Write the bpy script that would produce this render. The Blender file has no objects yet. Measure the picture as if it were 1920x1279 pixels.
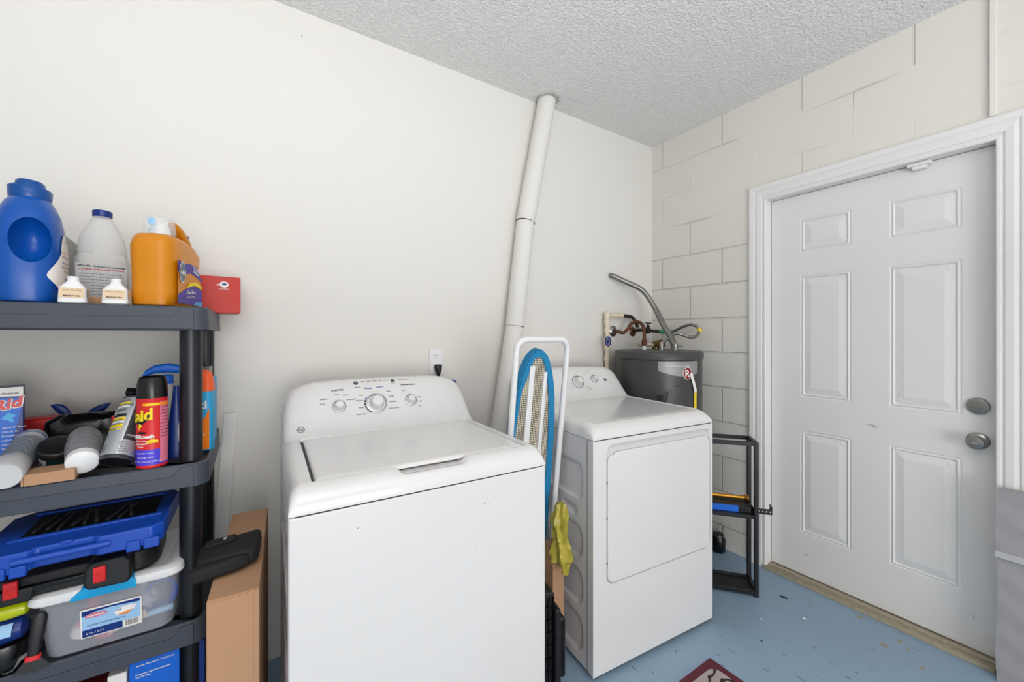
import bpy, bmesh, math, random
from mathutils import Vector, Matrix
random.seed(7)
C = bpy.context.scene.collection
PI = math.pi
# ------------------------------------------------------------------ camera, world, light
F = 750.0; HOR = 627.0; YAW = math.atan(485/750.0); CH = 1.30
SY, CY = math.sin(YAW), math.cos(YAW)
WA, WB, ZC = 1.866, 2.402, 2.64          # back wall y, right wall x, ceiling height (m)
cam = bpy.data.objects.new('camera', bpy.data.cameras.new('camera')); C.objects.link(cam)
cam.data.sensor_width = 36; cam.data.lens = F/1920*36; cam.data.shift_y = -12.5/1920
cam.data.clip_start = 0.02
cam.location = (0, 0, CH); cam.rotation_euler = (PI/2, 0, -YAW)
bpy.context.scene.camera = cam
vs = bpy.context.scene.view_settings
vs.view_transform = 'Standard'; vs.look = 'None'; vs.gamma = 1; vs.use_curve_mapping = False
vs.exposure = 0.0
w = bpy.data.worlds.new('world'); bpy.context.scene.world = w; w.use_nodes = True
bg = w.node_tree.nodes['Background']; bg.inputs[0].default_value = (1.0, 0.985, 0.97, 1); bg.inputs[1].default_value = 1.0
def area(name, loc, target, sx, sy, power, col=(1, 1, 1)):
    l = bpy.data.lights.new(name, 'AREA'); l.shape = 'RECTANGLE'; l.size = sx; l.size_y = sy
    l.energy = power; l.color = col
    o = bpy.data.objects.new(name, l); C.objects.link(o); o.location = loc
    o.rotation_euler = (Vector(target)-Vector(loc)).to_track_quat('-Z', 'Y').to_euler()
    return o
area('garage_daylight', (-0.2, -3.9, 1.35), (0.6, 2.0, 1.4), 4.6, 2.1, 26, (1.0, 0.975, 0.94))
area('bounce_flash', (-0.2, -0.75, 1.7), (-0.2, -0.65, 2.64), 0.9, 0.9, 64, (1.0, 0.985, 0.96))
area('ceiling_fill', (0.3, -2.4, 0.8), (1.3, 1.0, 2.9), 1.5, 1.5, 44, (1.0, 0.985, 0.965))  # unseen fill lamp added to brighten the ceiling and upper walls

# ------------------------------------------------------------------ helpers
def at(u, v, x=None, y=None, z=None):
    """photo point (1920x1279) onto the plane x=, y= or z="""
    X = (u-960)/F; Z = (HOR-v)/F; r = Vector((SY+X*CY, CY-X*SY, Z))
    t = x/r.x if x is not None else (y/r.y if y is not None else (z-CH)/r.z)
    return Vector((r.x*t, r.y*t, CH+r.z*t))
def lin(c):
    if isinstance(c, str): c = [int(c[i:i+2], 16)/255 for i in (0, 2, 4)]
    return [(x/12.92 if x <= 0.04045 else ((x+0.055)/1.055)**2.4) for x in c]
def mat(name, col, rough=0.5, metal=0.0, var=0.04, vscale=8, bump=0.0, bscale=60, coat=0.0, trans=0.0, alpha=1.0, spec=0.5, ior=1.45):
    m = bpy.data.materials.new(name); m.use_nodes = True; nt = m.node_tree; b = nt.nodes['Principled BSDF']
    c = lin(col)
    tc = nt.nodes.new('ShaderNodeTexCoord')
    n = nt.nodes.new('ShaderNodeTexNoise'); n.inputs['Scale'].default_value = vscale; n.inputs['Detail'].default_value = 4
    nt.links.new(tc.outputs['Object'], n.inputs['Vector'])
    mx = nt.nodes.new('ShaderNodeMix'); mx.data_type = 'RGBA'
    mx.inputs[6].default_value = [x*(1-var) for x in c]+[1]; mx.inputs[7].default_value = [min(1, x*(1+var)) for x in c]+[1]
    nt.links.new(n.outputs['Fac'], mx.inputs[0]); nt.links.new(mx.outputs[2], b.inputs['Base Color'])
    b.inputs['Roughness'].default_value = rough; b.inputs['Metallic'].default_value = metal
    b.inputs['Coat Weight'].default_value = coat; b.inputs['Coat Roughness'].default_value = 0.08
    b.inputs['Transmission Weight'].default_value = trans; b.inputs['Alpha'].default_value = alpha
    b.inputs['Specular IOR Level'].default_value = spec; b.inputs['IOR'].default_value = ior
    if bump:
        n2 = nt.nodes.new('ShaderNodeTexNoise'); n2.inputs['Scale'].default_value = bscale; n2.inputs['Detail'].default_value = 5
        nt.links.new(tc.outputs['Object'], n2.inputs['Vector'])
        bp = nt.nodes.new('ShaderNodeBump'); bp.inputs['Strength'].default_value = 1; bp.inputs['Distance'].default_value = bump
        nt.links.new(n2.outputs['Fac'], bp.inputs['Height']); nt.links.new(bp.outputs['Normal'], b.inputs['Normal'])
    return m
def mapv(nt, scale, rot=(0, 0, 0), loc=(0, 0, 0)):
    tc = nt.nodes.new('ShaderNodeTexCoord'); mp = nt.nodes.new('ShaderNodeMapping')
    mp.inputs['Scale'].default_value = scale; mp.inputs['Rotation'].default_value = rot; mp.inputs['Location'].default_value = loc
    nt.links.new(tc.outputs['Object'], mp.inputs['Vector']); return mp.outputs[0]

def obj(name, bm, m, parent=None, smooth=False, kind=None, label=None, loc=None, rot=None, bevel=0, sharp=40):
    me = bpy.data.meshes.new(name)
    bmesh.ops.recalc_face_normals(bm, faces=bm.faces)
    if smooth:
        for f in bm.faces: f.smooth = True
    bm.to_mesh(me); bm.free()
    for k in (m if isinstance(m, (list, tuple)) else [m]): me.materials.append(k)
    if smooth: me.set_sharp_from_angle(angle=math.radians(sharp))
    o = bpy.data.objects.new(name, me); C.objects.link(o)
    if parent: o.parent = parent
    if loc is not None: o.location = loc
    if rot is not None: o.rotation_euler = rot
    if kind: o['kind'] = kind
    if label: o['label'] = label
    if bevel:
        b = o.modifiers.new('bevel', 'BEVEL'); b.width = bevel; b.segments = 2; b.limit_method = 'ANGLE'; b.angle_limit = math.radians(35)
        for p in me.polygons: p.use_smooth = True
        me.set_sharp_from_angle(angle=math.radians(50))
    return o
def thing(name, label, cat, loc=(0, 0, 0), rot=(0, 0, 0), group=None):
    o = bpy.data.objects.new(name, None); C.objects.link(o); o.empty_display_size = 0.05
    o.location = loc; o.rotation_euler = rot if isinstance(rot, (tuple, list)) else (0, 0, rot)
    o['label'] = label; o['category'] = cat
    if group: o['group'] = group
    return o
def tag(o, label, cat, group=None):
    o['label'] = label; o['category'] = cat
    if group: o['group'] = group
    return o
def BM(): return bmesh.new()
def box(bm, x0, x1, y0, y1, z0, z1, mi=0):
    vv = [bm.verts.new((x, y, z)) for z in (z0, z1) for y in (y0, y1) for x in (x0, x1)]
    for q in ((0, 2, 3, 1), (4, 5, 7, 6), (0, 1, 5, 4), (2, 6, 7, 3), (0, 4, 6, 2), (1, 3, 7, 5)):
        f = bm.faces.new([vv[i] for i in q]); f.material_index = mi
    return bm
def basis(d):
    d = Vector(d).normalized(); a = Vector((0, 0, 1)) if abs(d.z) < 0.9 else Vector((1, 0, 0))
    u = d.cross(a).normalized(); return u, d.cross(u).normalized()
def ring_skin(bm, rings, cap=True, close=True, mi=0):
    n = len(rings[0]); V = [[bm.verts.new(p) for p in r] for r in rings]
    for a, b in zip(V, V[1:]):
        for i in range(n if close else n-1):
            f = bm.faces.new((a[i], a[(i+1) % n], b[(i+1) % n], b[i])); f.material_index = mi
    if cap:
        for r in (V[0], V[-1]):
            f = bm.faces.new(r); f.material_index = mi
    return V
def tube(bm, path, r, n=14, mi=0, cap=True, ribs=0, rib=0.0):
    path = [Vector(p) for p in path]
    if ribs:
        L = sum((b-a).length for a, b in zip(path, path[1:])); path = resample(path, int(L/ribs)*2)
    rings = []; u = None
    for i, p in enumerate(path):
        d = (path[min(i+1, len(path)-1)]-path[max(i-1, 0)]).normalized()
        if u is None: u, _ = basis(d)
        u = (u-d*u.dot(d)).normalized(); v = d.cross(u)
        rr = r[i] if isinstance(r, (list, tuple)) else r
        if ribs: rr = rr + (rib if i % 2 else -rib)
        rings.append([p+(u*math.cos(2*PI*k/n)+v*math.sin(2*PI*k/n))*rr for k in range(n)])
    ring_skin(bm, rings, cap, True, mi); return bm
def resample(path, n):
    d = [0]
    for a, b in zip(path, path[1:]): d.append(d[-1]+(b-a).length)
    out = []; j = 0
    for i in range(n+1):
        s = d[-1]*i/n
        while j < len(d)-2 and d[j+1] < s: j += 1
        out.append(path[j].lerp(path[j+1], (s-d[j])/max(1e-9, d[j+1]-d[j])))
    return out
def smoothp(pts, n=8):
    pts = [Vector(p) for p in pts]; out = []
    for i in range(len(pts)-1):
        p0, p1, p2, p3 = pts[max(0, i-1)], pts[i], pts[i+1], pts[min(len(pts)-1, i+2)]
        for k in range(n):
            t = k/n
            out.append(0.5*((2*p1)+(p2-p0)*t+(2*p0-5*p1+4*p2-p3)*t*t+(3*p1-p0-3*p2+p3)*t**3))
    out.append(pts[-1]); return out
def cyl(bm, p0, p1, r, n=24, mi=0): return tube(bm, [p0, p1], r, n, mi)
def lathe(bm, prof, n=32, c=(0, 0, 0), mi=0, cap=True, ax=None):
    """prof: (radius, height) pairs; axis ax through c"""
    c = Vector(c); d = Vector(ax or (0, 0, 1)).normalized(); u, v = basis(d)
    rings = [[c+d*h+(u*math.cos(2*PI*k/n)+v*math.sin(2*PI*k/n))*max(r, 1e-4) for k in range(n)] for r, h in prof]
    ring_skin(bm, rings, cap, True, mi); return bm
def sup(cx, cy, z, rx, ry, n=2.0, N=40):
    out = []
    for k in range(N):
        a = 2*PI*k/N; ca, sa = math.cos(a), math.sin(a)
        out.append((cx+rx*abs(ca)**(2/n)*(1 if ca >= 0 else -1), cy+ry*abs(sa)**(2/n)*(1 if sa >= 0 else -1), z))
    return out
def loft(bm, secs, N=40, mi=0): ring_skin(bm, [sup(*s, N=N) for s in secs], True, True, mi); return bm
def prism(bm, poly, z0, z1, fn=lambda x, y, z: (x, y, z), mi=0):
    a = [bm.verts.new(fn(x, y, z0)) for x, y in poly]; b = [bm.verts.new(fn(x, y, z1)) for x, y in poly]; n = len(poly)
    for f in ([bm.faces.new(a), bm.faces.new(b)]+[bm.faces.new((a[i], a[(i+1) % n], b[(i+1) % n], b[i])) for i in range(n)]): f.material_index = mi
    return bm
def rrect(x0, x1, y0, y1, r, k=6):
    out = []
    for cx, cy, a0 in ((x1-r, y1-r, 0), (x0+r, y1-r, 90), (x0+r, y0+r, 180), (x1-r, y0+r, 270)):
        for i in range(k+1):
            a = math.radians(a0+90*i/k); out.append((cx+r*math.cos(a), cy+r*math.sin(a)))
    return out
def grid(bm, us, vs, fn, mi=0):
    V = [[bm.verts.new(fn(a, b)) for a in us] for b in vs]
    for j in range(len(vs)-1):
        for i in range(len(us)-1):
            f = bm.faces.new((V[j][i], V[j][i+1], V[j+1][i+1], V[j+1][i])); f.material_index = mi; f.smooth = True
    return V
def lins(a, b, n): return [a+(b-a)*i/n for i in range(n+1)]
_txt = {}
def text_bm(bm, s, size, fn, cx=True, mi=0, bold=0.0, sub=0):
    """flat lettering mapped by fn(x, y) onto a surface"""
    key = (s, bold)
    if key not in _txt:
        cu = bpy.data.curves.new('t', 'FONT'); cu.body = s; cu.size = 1; cu.offset = bold; cu.resolution_u = 3
        o = bpy.data.objects.new('t', cu); C.objects.link(o)
        me = bpy.data.meshes.new_from_object(o.evaluated_get(bpy.context.evaluated_depsgraph_get()))
        _txt[key] = ([tuple(v.co) for v in me.vertices], [tuple(p.vertices) for p in me.polygons])
        bpy.data.objects.remove(o); bpy.data.curves.remove(cu); bpy.data.meshes.remove(me)
    vs_, fs = _txt[key]
    xs = [v[0] for v in vs_]; off = (min(xs)+max(xs))/2 if cx else min(xs)
    V = [bm.verts.new(fn((v[0]-off)*size, v[1]*size)) for v in vs_]
    for f in fs:
        try: q = bm.faces.new([V[i] for i in f]); q.material_index = mi
        except ValueError: pass
    return bm
def flat(bm, poly, fn, mi=0):
    f = bm.faces.new([bm.verts.new(fn(x, y)) for x, y in poly]); f.material_index = mi; return bm
def plane_fn(o, ux, uy, off=0.0):
    o, ux, uy = Vector(o), Vector(ux).normalized(), Vector(uy).normalized(); n = ux.cross(uy)
    return lambda x, y: o+ux*x+uy*y+n*off
def cyl_fn(r, a0, off=0.0003, c=(0, 0)):
    """wrap around a vertical cylinder; a0 = facing angle, x runs to the viewer's right"""
    return lambda x, y: Vector((c[0]+(r+off)*math.cos(a0+x/r), c[1]+(r+off)*math.sin(a0+x/r), y))
def patch(bm, x0, x1, y0, y1, fn, n=14, mi=0):
    grid(bm, lins(x0, x1, n), [y0, y1], fn, mi); return bm

# ------------------------------------------------------------------ materials
M = {}
M['wall'] = mat('painted_plaster', 'dfddd8', 0.75, var=0.012, vscale=1.5, bump=0.0006, bscale=14)
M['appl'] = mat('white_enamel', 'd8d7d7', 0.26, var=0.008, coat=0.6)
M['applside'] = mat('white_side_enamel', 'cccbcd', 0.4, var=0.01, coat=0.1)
M['trim'] = mat('white_trim_paint', 'e4e3e2', 0.42, var=0.015, vscale=4)
M['door'] = mat('white_door_paint', 'e0dfde', 0.5, var=0.02, vscale=3, bump=0.0003, bscale=30)
M['blk'] = mat('black_plastic', '17181b', 0.45, var=0.15, bump=0.0003, bscale=120)
M['blkgloss'] = mat('gloss_black_plastic', '0e0e11', 0.22, var=0.1)
M['blkmetal'] = mat('black_metal', '101215', 0.4, var=0.15)
M['shelf'] = mat('slate_resin', '3f4550', 0.48, var=0.12, vscale=12, bump=0.0003, bscale=90)
M['post'] = mat('post_plastic', '17191f', 0.33, var=0.1)
M['ink'] = mat('grey_ink', '55575b', 0.6, var=0.05)
M['inkblk'] = mat('black_ink', '15151a', 0.6, var=0.05)
M['inkblue'] = mat('blue_ink', '2a5fa0', 0.6, var=0.05)
M['white'] = mat('white_plastic', 'e6e7e8', 0.4, var=0.02)
M['whitetube'] = mat('white_coated_steel', 'dededf', 0.3, var=0.02, coat=0.2)
M['chrome'] = mat('satin_nickel', '9a9894', 0.28, metal=1.0, var=0.08)
M['seam'] = mat('gap_shade_and_pin', '3a3a3d', 0.8, var=0.05)  # dark colour standing in for shade inside gaps; hinge pins share it
M['silver'] = mat('silver_ring', 'b4b6b9', 0.25, metal=0.8, var=0.05)
M['card'] = mat('cardboard', 'b58d6c', 0.85, var=0.05, vscale=20, bump=0.0002, bscale=200)
M['blue'] = mat('blue_hdpe', '0350a8', 0.3, var=0.05)
M['bluecap'] = mat('blue_cap', '044890', 0.3, var=0.05)
M['navy'] = mat('navy_plastic', '0f2f7a', 0.35, var=0.08)
M['caseblue'] = mat('case_blue_plastic', '1247ad', 0.38, var=0.06, bump=0.0002, bscale=150)
M['orange'] = mat('orange_hdpe', 'd08204', 0.35, var=0.04)
M['red'] = mat('red_card', 'c0220f', 0.4, var=0.06)
M['redp'] = mat('red_plastic', 'd7262a', 0.35, var=0.06)
M['grey'] = mat('grey_card', 'b2b1ae', 0.7, var=0.05)
M['greyl'] = mat('grey_label', 'b9bcbf', 0.5, var=0.3, vscale=180)
M['yellow'] = mat('yellow_ink', 'f0d21a', 0.5, var=0.05)
M['purple'] = mat('purple_ink', '4a3a9a', 0.5, var=0.1)
M['purple2'] = mat('violet_ink', '4b3fd0', 0.4, var=0.05)
M['pink'] = mat('pink_ink', 'd8738c', 0.45, var=0.12, vscale=90)
M['lightblue'] = mat('light_blue_ink', '9cc6ea', 0.5, var=0.05)
M['aqua'] = mat('aqua_plastic', '18a2dc', 0.35, var=0.04)
M['paper'] = mat('white_paper', 'eceae6', 0.6, var=0.03)
M['tan'] = mat('tan_label', 'e2c8a6', 0.6, var=0.06, vscale=60)
M['clear'] = mat('clear_plastic', 'eef2f4', 0.12, var=0.02, alpha=0.28)
M['milky'] = mat('milky_plastic', 'e4e5e4', 0.25, var=0.04, alpha=0.42)
M['milkw'] = mat('glossy_clear_white_plastic', 'f0f1f2', 0.2, var=0.03, alpha=0.62)
M['frost'] = mat('frosted_clear_plastic', 'e8ecf8', 0.2, var=0.06, alpha=0.30)
M['silt'] = mat('silver_can', 'a9adb3', 0.35, metal=0.35, var=0.04)
M['char'] = mat('charcoal_print', '34353b', 0.4, var=0.06)
M['wh'] = mat('water_heater_grey', '3e403f', 0.36, var=0.08, vscale=5)
M['copper'] = mat('aged_copper', '64402f', 0.45, metal=0.6, var=0.2, vscale=40)
M['brass'] = mat('brass', 'c8913a', 0.3, metal=0.9, var=0.1)
M['oldbrass'] = mat('corroded_brass', '6d5836', 0.6, metal=0.5, var=0.35, vscale=90, bump=0.001, bscale=150)
M['darkbronze'] = mat('blackened_copper', '2e2b28', 0.45, metal=0.5, var=0.2)
M['pvc'] = mat('cream_pvc', 'dfd3bd', 0.45, var=0.08, vscale=20)
M['steel'] = mat('galvanised_steel', '8f8e8a', 0.35, metal=0.8, var=0.12, vscale=60)
M['green'] = mat('green_tape', '2f8f5f', 0.5, var=0.1)
M['boardblue'] = mat('blue_cover_fabric', '1879a9', 0.7, var=0.06, vscale=40, bump=0.0003, bscale=200)
M['bag'] = mat('yellow_film', 'b5a842', 0.25, alpha=0.88, var=0.3, vscale=35, bump=0.004, bscale=45)
M['lime'] = mat('lime_gloss', 'b9c400', 0.2, var=0.12, vscale=20, coat=0.4)
M['fabric'] = mat('grey_fabric', '9c9b9e', 0.85, var=0.05, vscale=6, bump=0.003, bscale=9)
M['strap'] = mat('grey_strap', 'b6b6b8', 0.8, var=0.04)
M['holster'] = mat('black_nylon', '17171a', 0.75, var=0.2, bump=0.0006, bscale=260)
M['film'] = mat('smoke_shrink_film', '8e9094', 0.2, var=0.45, vscale=45, bump=0.004, bscale=55, alpha=0.85)
M['oxiorange'] = mat('oxi_orange', 'ee5a1c', 0.4, var=0.03)
M['oxiorange2'] = mat('oxi_light_orange', 'f08018', 0.4, var=0.03)
M['oxiblue'] = mat('oxi_blue', '1f9fd4', 0.4, var=0.05)
M['maroon'] = mat('maroon_weave', '5a2430', 0.9, var=0.15, vscale=70, bump=0.001, bscale=180)
M['slateprint'] = mat('slate_print', '5d6f7e', 0.5, var=0.15, vscale=90)
M['grime'] = mat('weathered_sill', 'a59c88', 0.7, var=0.25, vscale=50, bump=0.001, bscale=60)
M['tealdk'] = mat('dark_teal_label', '123c3a', 0.5, var=0.1)
M['royal'] = mat('royal_blue_card', '0f63cf', 0.4, var=0.04)
M['drips'] = mat('dark_paint_drip', '1c2022', 0.3, var=0.1)
M['slat'] = mat('silver_label', '8f918f', 0.4, metal=0.2, var=0.08, vscale=40)
M['crimson'] = mat('crimson_badge', '8e1b2c', 0.35, var=0.08)

def m_floor():
    m = mat('painted_concrete', '8aa2b8', 0.42, var=0.05, vscale=2.2); nt = m.node_tree; b = nt.nodes['Principled BSDF']
    base = b.inputs['Base Color'].links[0].from_socket
    def layer(prev, scale, lo, hi, col, detail=6, strength=0.8, vec=None):
        n = nt.nodes.new('ShaderNodeTexNoise'); n.inputs['Scale'].default_value = scale; n.inputs['Detail'].default_value = detail
        nt.links.new(vec or mapv(nt, (1, 1, 1)), n.inputs['Vector'])
        r = nt.nodes.new('ShaderNodeMapRange'); r.inputs['From Min'].default_value = lo; r.inputs['From Max'].default_value = hi; r.inputs['To Max'].default_value = strength
        nt.links.new(n.outputs['Fac'], r.inputs['Value'])
        mx = nt.nodes.new('ShaderNodeMix'); mx.data_type = 'RGBA'; nt.links.new(r.outputs[0], mx.inputs[0])
        nt.links.new(prev, mx.inputs[6]); mx.inputs[7].default_value = lin(col)+[1]; return mx.outputs[2]
    o = layer(base, 1.3, 0.5, 0.7, '7f95a6', 3, 0.6)
    o = layer(o, 55, 0.665, 0.71, '454c52', 3, 0.7, mapv(nt, (1, 0.35, 1), (0, 0, 0.7)))
    o = layer(o, 24, 0.71, 0.75, 'a9b9c4', 2, 0.5)
    for (x, y, r0) in ((2.215, 0.559, 0.020), (2.342, 0.676, 0.018), (2.27, 0.50, 0.012), (2.30, 0.53, 0.014), (2.19, 0.44, 0.014)):
        g = nt.nodes.new('ShaderNodeTexGradient'); g.gradient_type = 'SPHERICAL'
        s = 1/r0; nt.links.new(mapv(nt, (s, s, 0.001), loc=(-x*s, -y*s, 0)), g.inputs['Vector'])
        r = nt.nodes.new('ShaderNodeMapRange'); r.inputs['From Min'].default_value = 0.15; r.inputs['From Max'].default_value = 0.5; r.inputs['To Max'].default_value = 0.8
        nt.links.new(g.outputs['Fac'], r.inputs['Value'])
        mx = nt.nodes.new('ShaderNodeMix'); mx.data_type = 'RGBA'; nt.links.new(r.outputs[0], mx.inputs[0]); nt.links.new(o, mx.inputs[6]); mx.inputs[7].default_value = lin('9c8a63')+[1]; o = mx.outputs[2]
    nt.links.new(o, b.inputs['Base Color']); return m
def m_ceiling():
    m = mat('stippled_ceiling', 'ebeaea', 0.9, var=0.01); nt = m.node_tree; b = nt.nodes['Principled BSDF']
    n = nt.nodes.new('ShaderNodeTexNoise'); n.inputs['Scale'].default_value = 85; n.inputs['Detail'].default_value = 3; n.inputs['Roughness'].default_value = 0.6
    nt.links.new(mapv(nt, (1, 1, 1)), n.inputs['Vector'])
    r = nt.nodes.new('ShaderNodeMapRange'); r.inputs['From Min'].default_value = 0.40; r.inputs['From Max'].default_value = 0.62
    nt.links.new(n.outputs['Fac'], r.inputs['Value'])
    bp = nt.nodes.new('ShaderNodeBump'); bp.inputs['Distance'].default_value = 0.005; bp.inputs['Strength'].default_value = 0.8
    nt.links.new(r.outputs[0], bp.inputs['Height']); nt.links.new(bp.outputs[0], b.inputs['Normal']); return m
def m_block():
    m = mat('painted_block', 'dddad3', 0.7, var=0.025, vscale=3); nt = m.node_tree; b = nt.nodes['Principled BSDF']
    tc = nt.nodes.new('ShaderNodeTexCoord'); sp = nt.nodes.new('ShaderNodeSeparateXYZ'); nt.links.new(tc.outputs['Object'], sp.inputs[0])
    def math_(op, a, bb, c=None):
        k = nt.nodes.new('ShaderNodeMath'); k.operation = op; k.use_clamp = False
        for i, q in enumerate((a, bb, c)):
            if q is None: continue
            if isinstance(q, (int, float)): k.inputs[i].default_value = q
            else: nt.links.new(q, k.inputs[i])
        return k.outputs[0]
    cb = nt.nodes.new('ShaderNodeCombineXYZ')
    nt.links.new(math_('SUBTRACT', 1.778+0.4226*10, sp.outputs['Y']), cb.inputs[0])
    nt.links.new(math_('SUBTRACT', sp.outputs['Z'], 1.4-0.2113*8), cb.inputs[1])
    br = nt.nodes.new('ShaderNodeTexBrick'); nt.links.new(cb.outputs[0], br.inputs['Vector'])
    br.offset = 0.5; br.offset_frequency = 2; br.inputs['Scale'].default_value = 1
    br.inputs['Brick Width'].default_value = 0.4226; br.inputs['Row Height'].default_value = 0.2113
    br.inputs['Mortar Size'].default_value = 0.0048; br.inputs['Mortar Smooth'].default_value = 0.6
    # joints fade where plaster/paint filled them, over and beside the door head
    n = nt.nodes.new('ShaderNodeTexNoise'); n.inputs['Scale'].default_value = 3.0; n.inputs['Detail'].default_value = 5; nt.links.new(tc.outputs['Object'], n.inputs['Vector'])
    hgt = nt.nodes.new('ShaderNodeMapRange'); hgt.inputs['From Min'].default_value = 1.70; hgt.inputs['From Max'].default_value = 1.95; nt.links.new(sp.outputs['Z'], hgt.inputs['Value'])
    fade = nt.nodes.new('ShaderNodeMapRange'); fade.inputs['From Min'].default_value = 0.30; fade.inputs['From Max'].default_value = 0.52; fade.inputs['To Min'].default_value = 0.7; fade.inputs['To Max'].default_value = 0.06
    nt.links.new(n.outputs['Fac'], fade.inputs['Value'])
    mixf = nt.nodes.new('ShaderNodeMix'); nt.links.new(hgt.outputs[0], mixf.inputs[0]); mixf.inputs[2].default_value = 1; nt.links.new(fade.outputs[0], mixf.inputs[3])
    toprow = math_('MULTIPLY', math_('GREATER_THAN', sp.outputs['Z'], 2.466), 0.5)
    joint = math_('MULTIPLY', br.outputs['Fac'], math_('MAXIMUM', mixf.outputs[0], toprow))
    n2 = nt.nodes.new('ShaderNodeTexNoise'); n2.inputs['Scale'].default_value = 45; nt.links.new(tc.outputs['Object'], n2.inputs['Vector'])
    h = math_('ADD', math_('MULTIPLY', joint, -1.0), math_('MULTIPLY', n2.outputs['Fac'], 0.06))
    bp = nt.nodes.new('ShaderNodeBump'); bp.inputs['Distance'].default_value = 0.008; bp.inputs['Strength'].default_value = 1
    nt.links.new(h, bp.inputs['Height']); nt.links.new(bp.outputs[0], b.inputs['Normal']); return m
def m_mesh():
    m = mat('perforated_board_metal', 'cfc4ad', 0.6, var=0.05); nt = m.node_tree; b = nt.nodes['Principled BSDF']
    ck = nt.nodes.new('ShaderNodeTexChecker'); ck.inputs['Scale'].default_value = 1
    nt.links.new(mapv(nt, (190, 1, 190), (0, 0.785, 0)), ck.inputs['Vector'])
    ck.inputs['Color1'].default_value = lin('d8cfbb')+[1]; ck.inputs['Color2'].default_value = lin('4c4638')+[1]
    nt.links.new(ck.outputs['Color'], b.inputs['Base Color']); return m
def m_mat():
    m = mat('woven_mat_field', 'a59a98', 0.95, var=0.1, vscale=60, bump=0.001, bscale=200); nt = m.node_tree; b = nt.nodes['Principled BSDF']
    base = b.inputs['Base Color'].links[0].from_socket
    wv = nt.nodes.new('ShaderNodeTexWave'); wv.wave_type = 'RINGS'; wv.inputs['Scale'].default_value = 7; wv.inputs['Distortion'].default_value = 9; wv.inputs['Detail'].default_value = 2; wv.inputs['Detail Scale'].default_value = 1.6
    nt.links.new(mapv(nt, (1, 1, 1)), wv.inputs['Vector'])
    r = nt.nodes.new('ShaderNodeMapRange'); r.inputs['From Min'].default_value = 0.1; r.inputs['From Max'].default_value = 0.22; r.inputs['To Min'].default_value = 1; r.inputs['To Max'].default_value = 0
    nt.links.new(wv.outputs['Fac'], r.inputs['Value'])
    mx = nt.nodes.new('ShaderNodeMix'); mx.data_type = 'RGBA'; nt.links.new(r.outputs[0], mx.inputs[0]); nt.links.new(base, mx.inputs[6]); mx.inputs[7].default_value = lin('2c2020')+[1]
    nt.links.new(mx.outputs[2], b.inputs['Base Color']); return m
M['floor'] = m_floor(); M['ceiling'] = m_ceiling(); M['block'] = m_block(); M['mesh'] = m_mesh(); M['rug'] = m_mat()

# ------------------------------------------------------------------ the room
XL, YB = -3.2, -4.0
obj('floor', box(BM(), XL, WB+0.12, YB, WA+0.12, -0.12, 0), M['floor'], kind='structure')
obj('ceiling', box(BM(), XL, WB+0.12, YB, WA+0.12, ZC, ZC+0.12), M['ceiling'], kind='structure')
obj('wall_back', box(BM(), XL, WB, WA, WA+0.12, 0, ZC), M['wall'], kind='structure')
obj('wall_left', box(BM(), XL-0.12, XL, YB, WA+0.12, 0, ZC), M['wall'], kind='structure')
DY0, DY1, DZ = 0.281, 1.100, 2.047       # door opening in the block wall
bm = BM(); box(bm, WB, WB+0.12, DY1+0.02, WA+0.12, 0, ZC); box(bm, WB, WB+0.12, YB, DY0-0.02, 0, ZC); box(bm, WB, WB+0.12, DY0-0.02, DY1+0.02, DZ+0.02, ZC)
obj('wall_right', bm, M['block'], kind='structure')
# casing, mitred moulding; (o, h) = distance out from the opening, height off the wall
prof = [(0.0, 0.0), (0.0, 0.012), (0.004, 0.016), (0.012, 0.016), (0.015, 0.011), (0.020, 0.011), (0.024, 0.018), (0.045, 0.021), (0.058, 0.017), (0.063, 0.022), (0.084, 0.024), (0.091, 0.018), (0.091, 0.0)]
rings = []
for o_, h_ in prof: pass
bm = BM()
path = [(DY1, 0.0, 1, 0), (DY1, DZ, 1, 1), (DY0, DZ, -1, 1), (DY0, 0.0, -1, 0)]
ring_skin(bm, [[(WB-0.8*h_, py+sx*o_, pz+sz*o_) for o_, h_ in prof] for py, pz, sx, sz in path])
obj('trim_1', bm, M['trim'], kind='structure')
bm = BM()                                    # jamb lining and stop
for y0, y1 in ((DY1, DY1+0.018), (DY0-0.018, DY0)): box(bm, WB+0.001, WB+0.115, y0, y1, 0.0, DZ)
box(bm, WB+0.001, WB+0.115, DY0-0.018, DY1+0.018, DZ, DZ+0.018)
obj('trim_2', bm, M['trim'], kind='structure')
bm = BM(); box(bm, WB-0.022, WB+0.11, DY0, DY1+0.012, 0.0, 0.016); box(bm, WB+0.012, WB+0.035, DY0, DY1, 0.016, 0.024); 
for k in range(3): box(bm, WB-0.016+k*0.009, WB-0.012+k*0.009, DY0, DY1+0.01, 0.016, 0.018)
obj('trim_3', bm, M['grime'], kind='structure', bevel=0.002)
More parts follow.
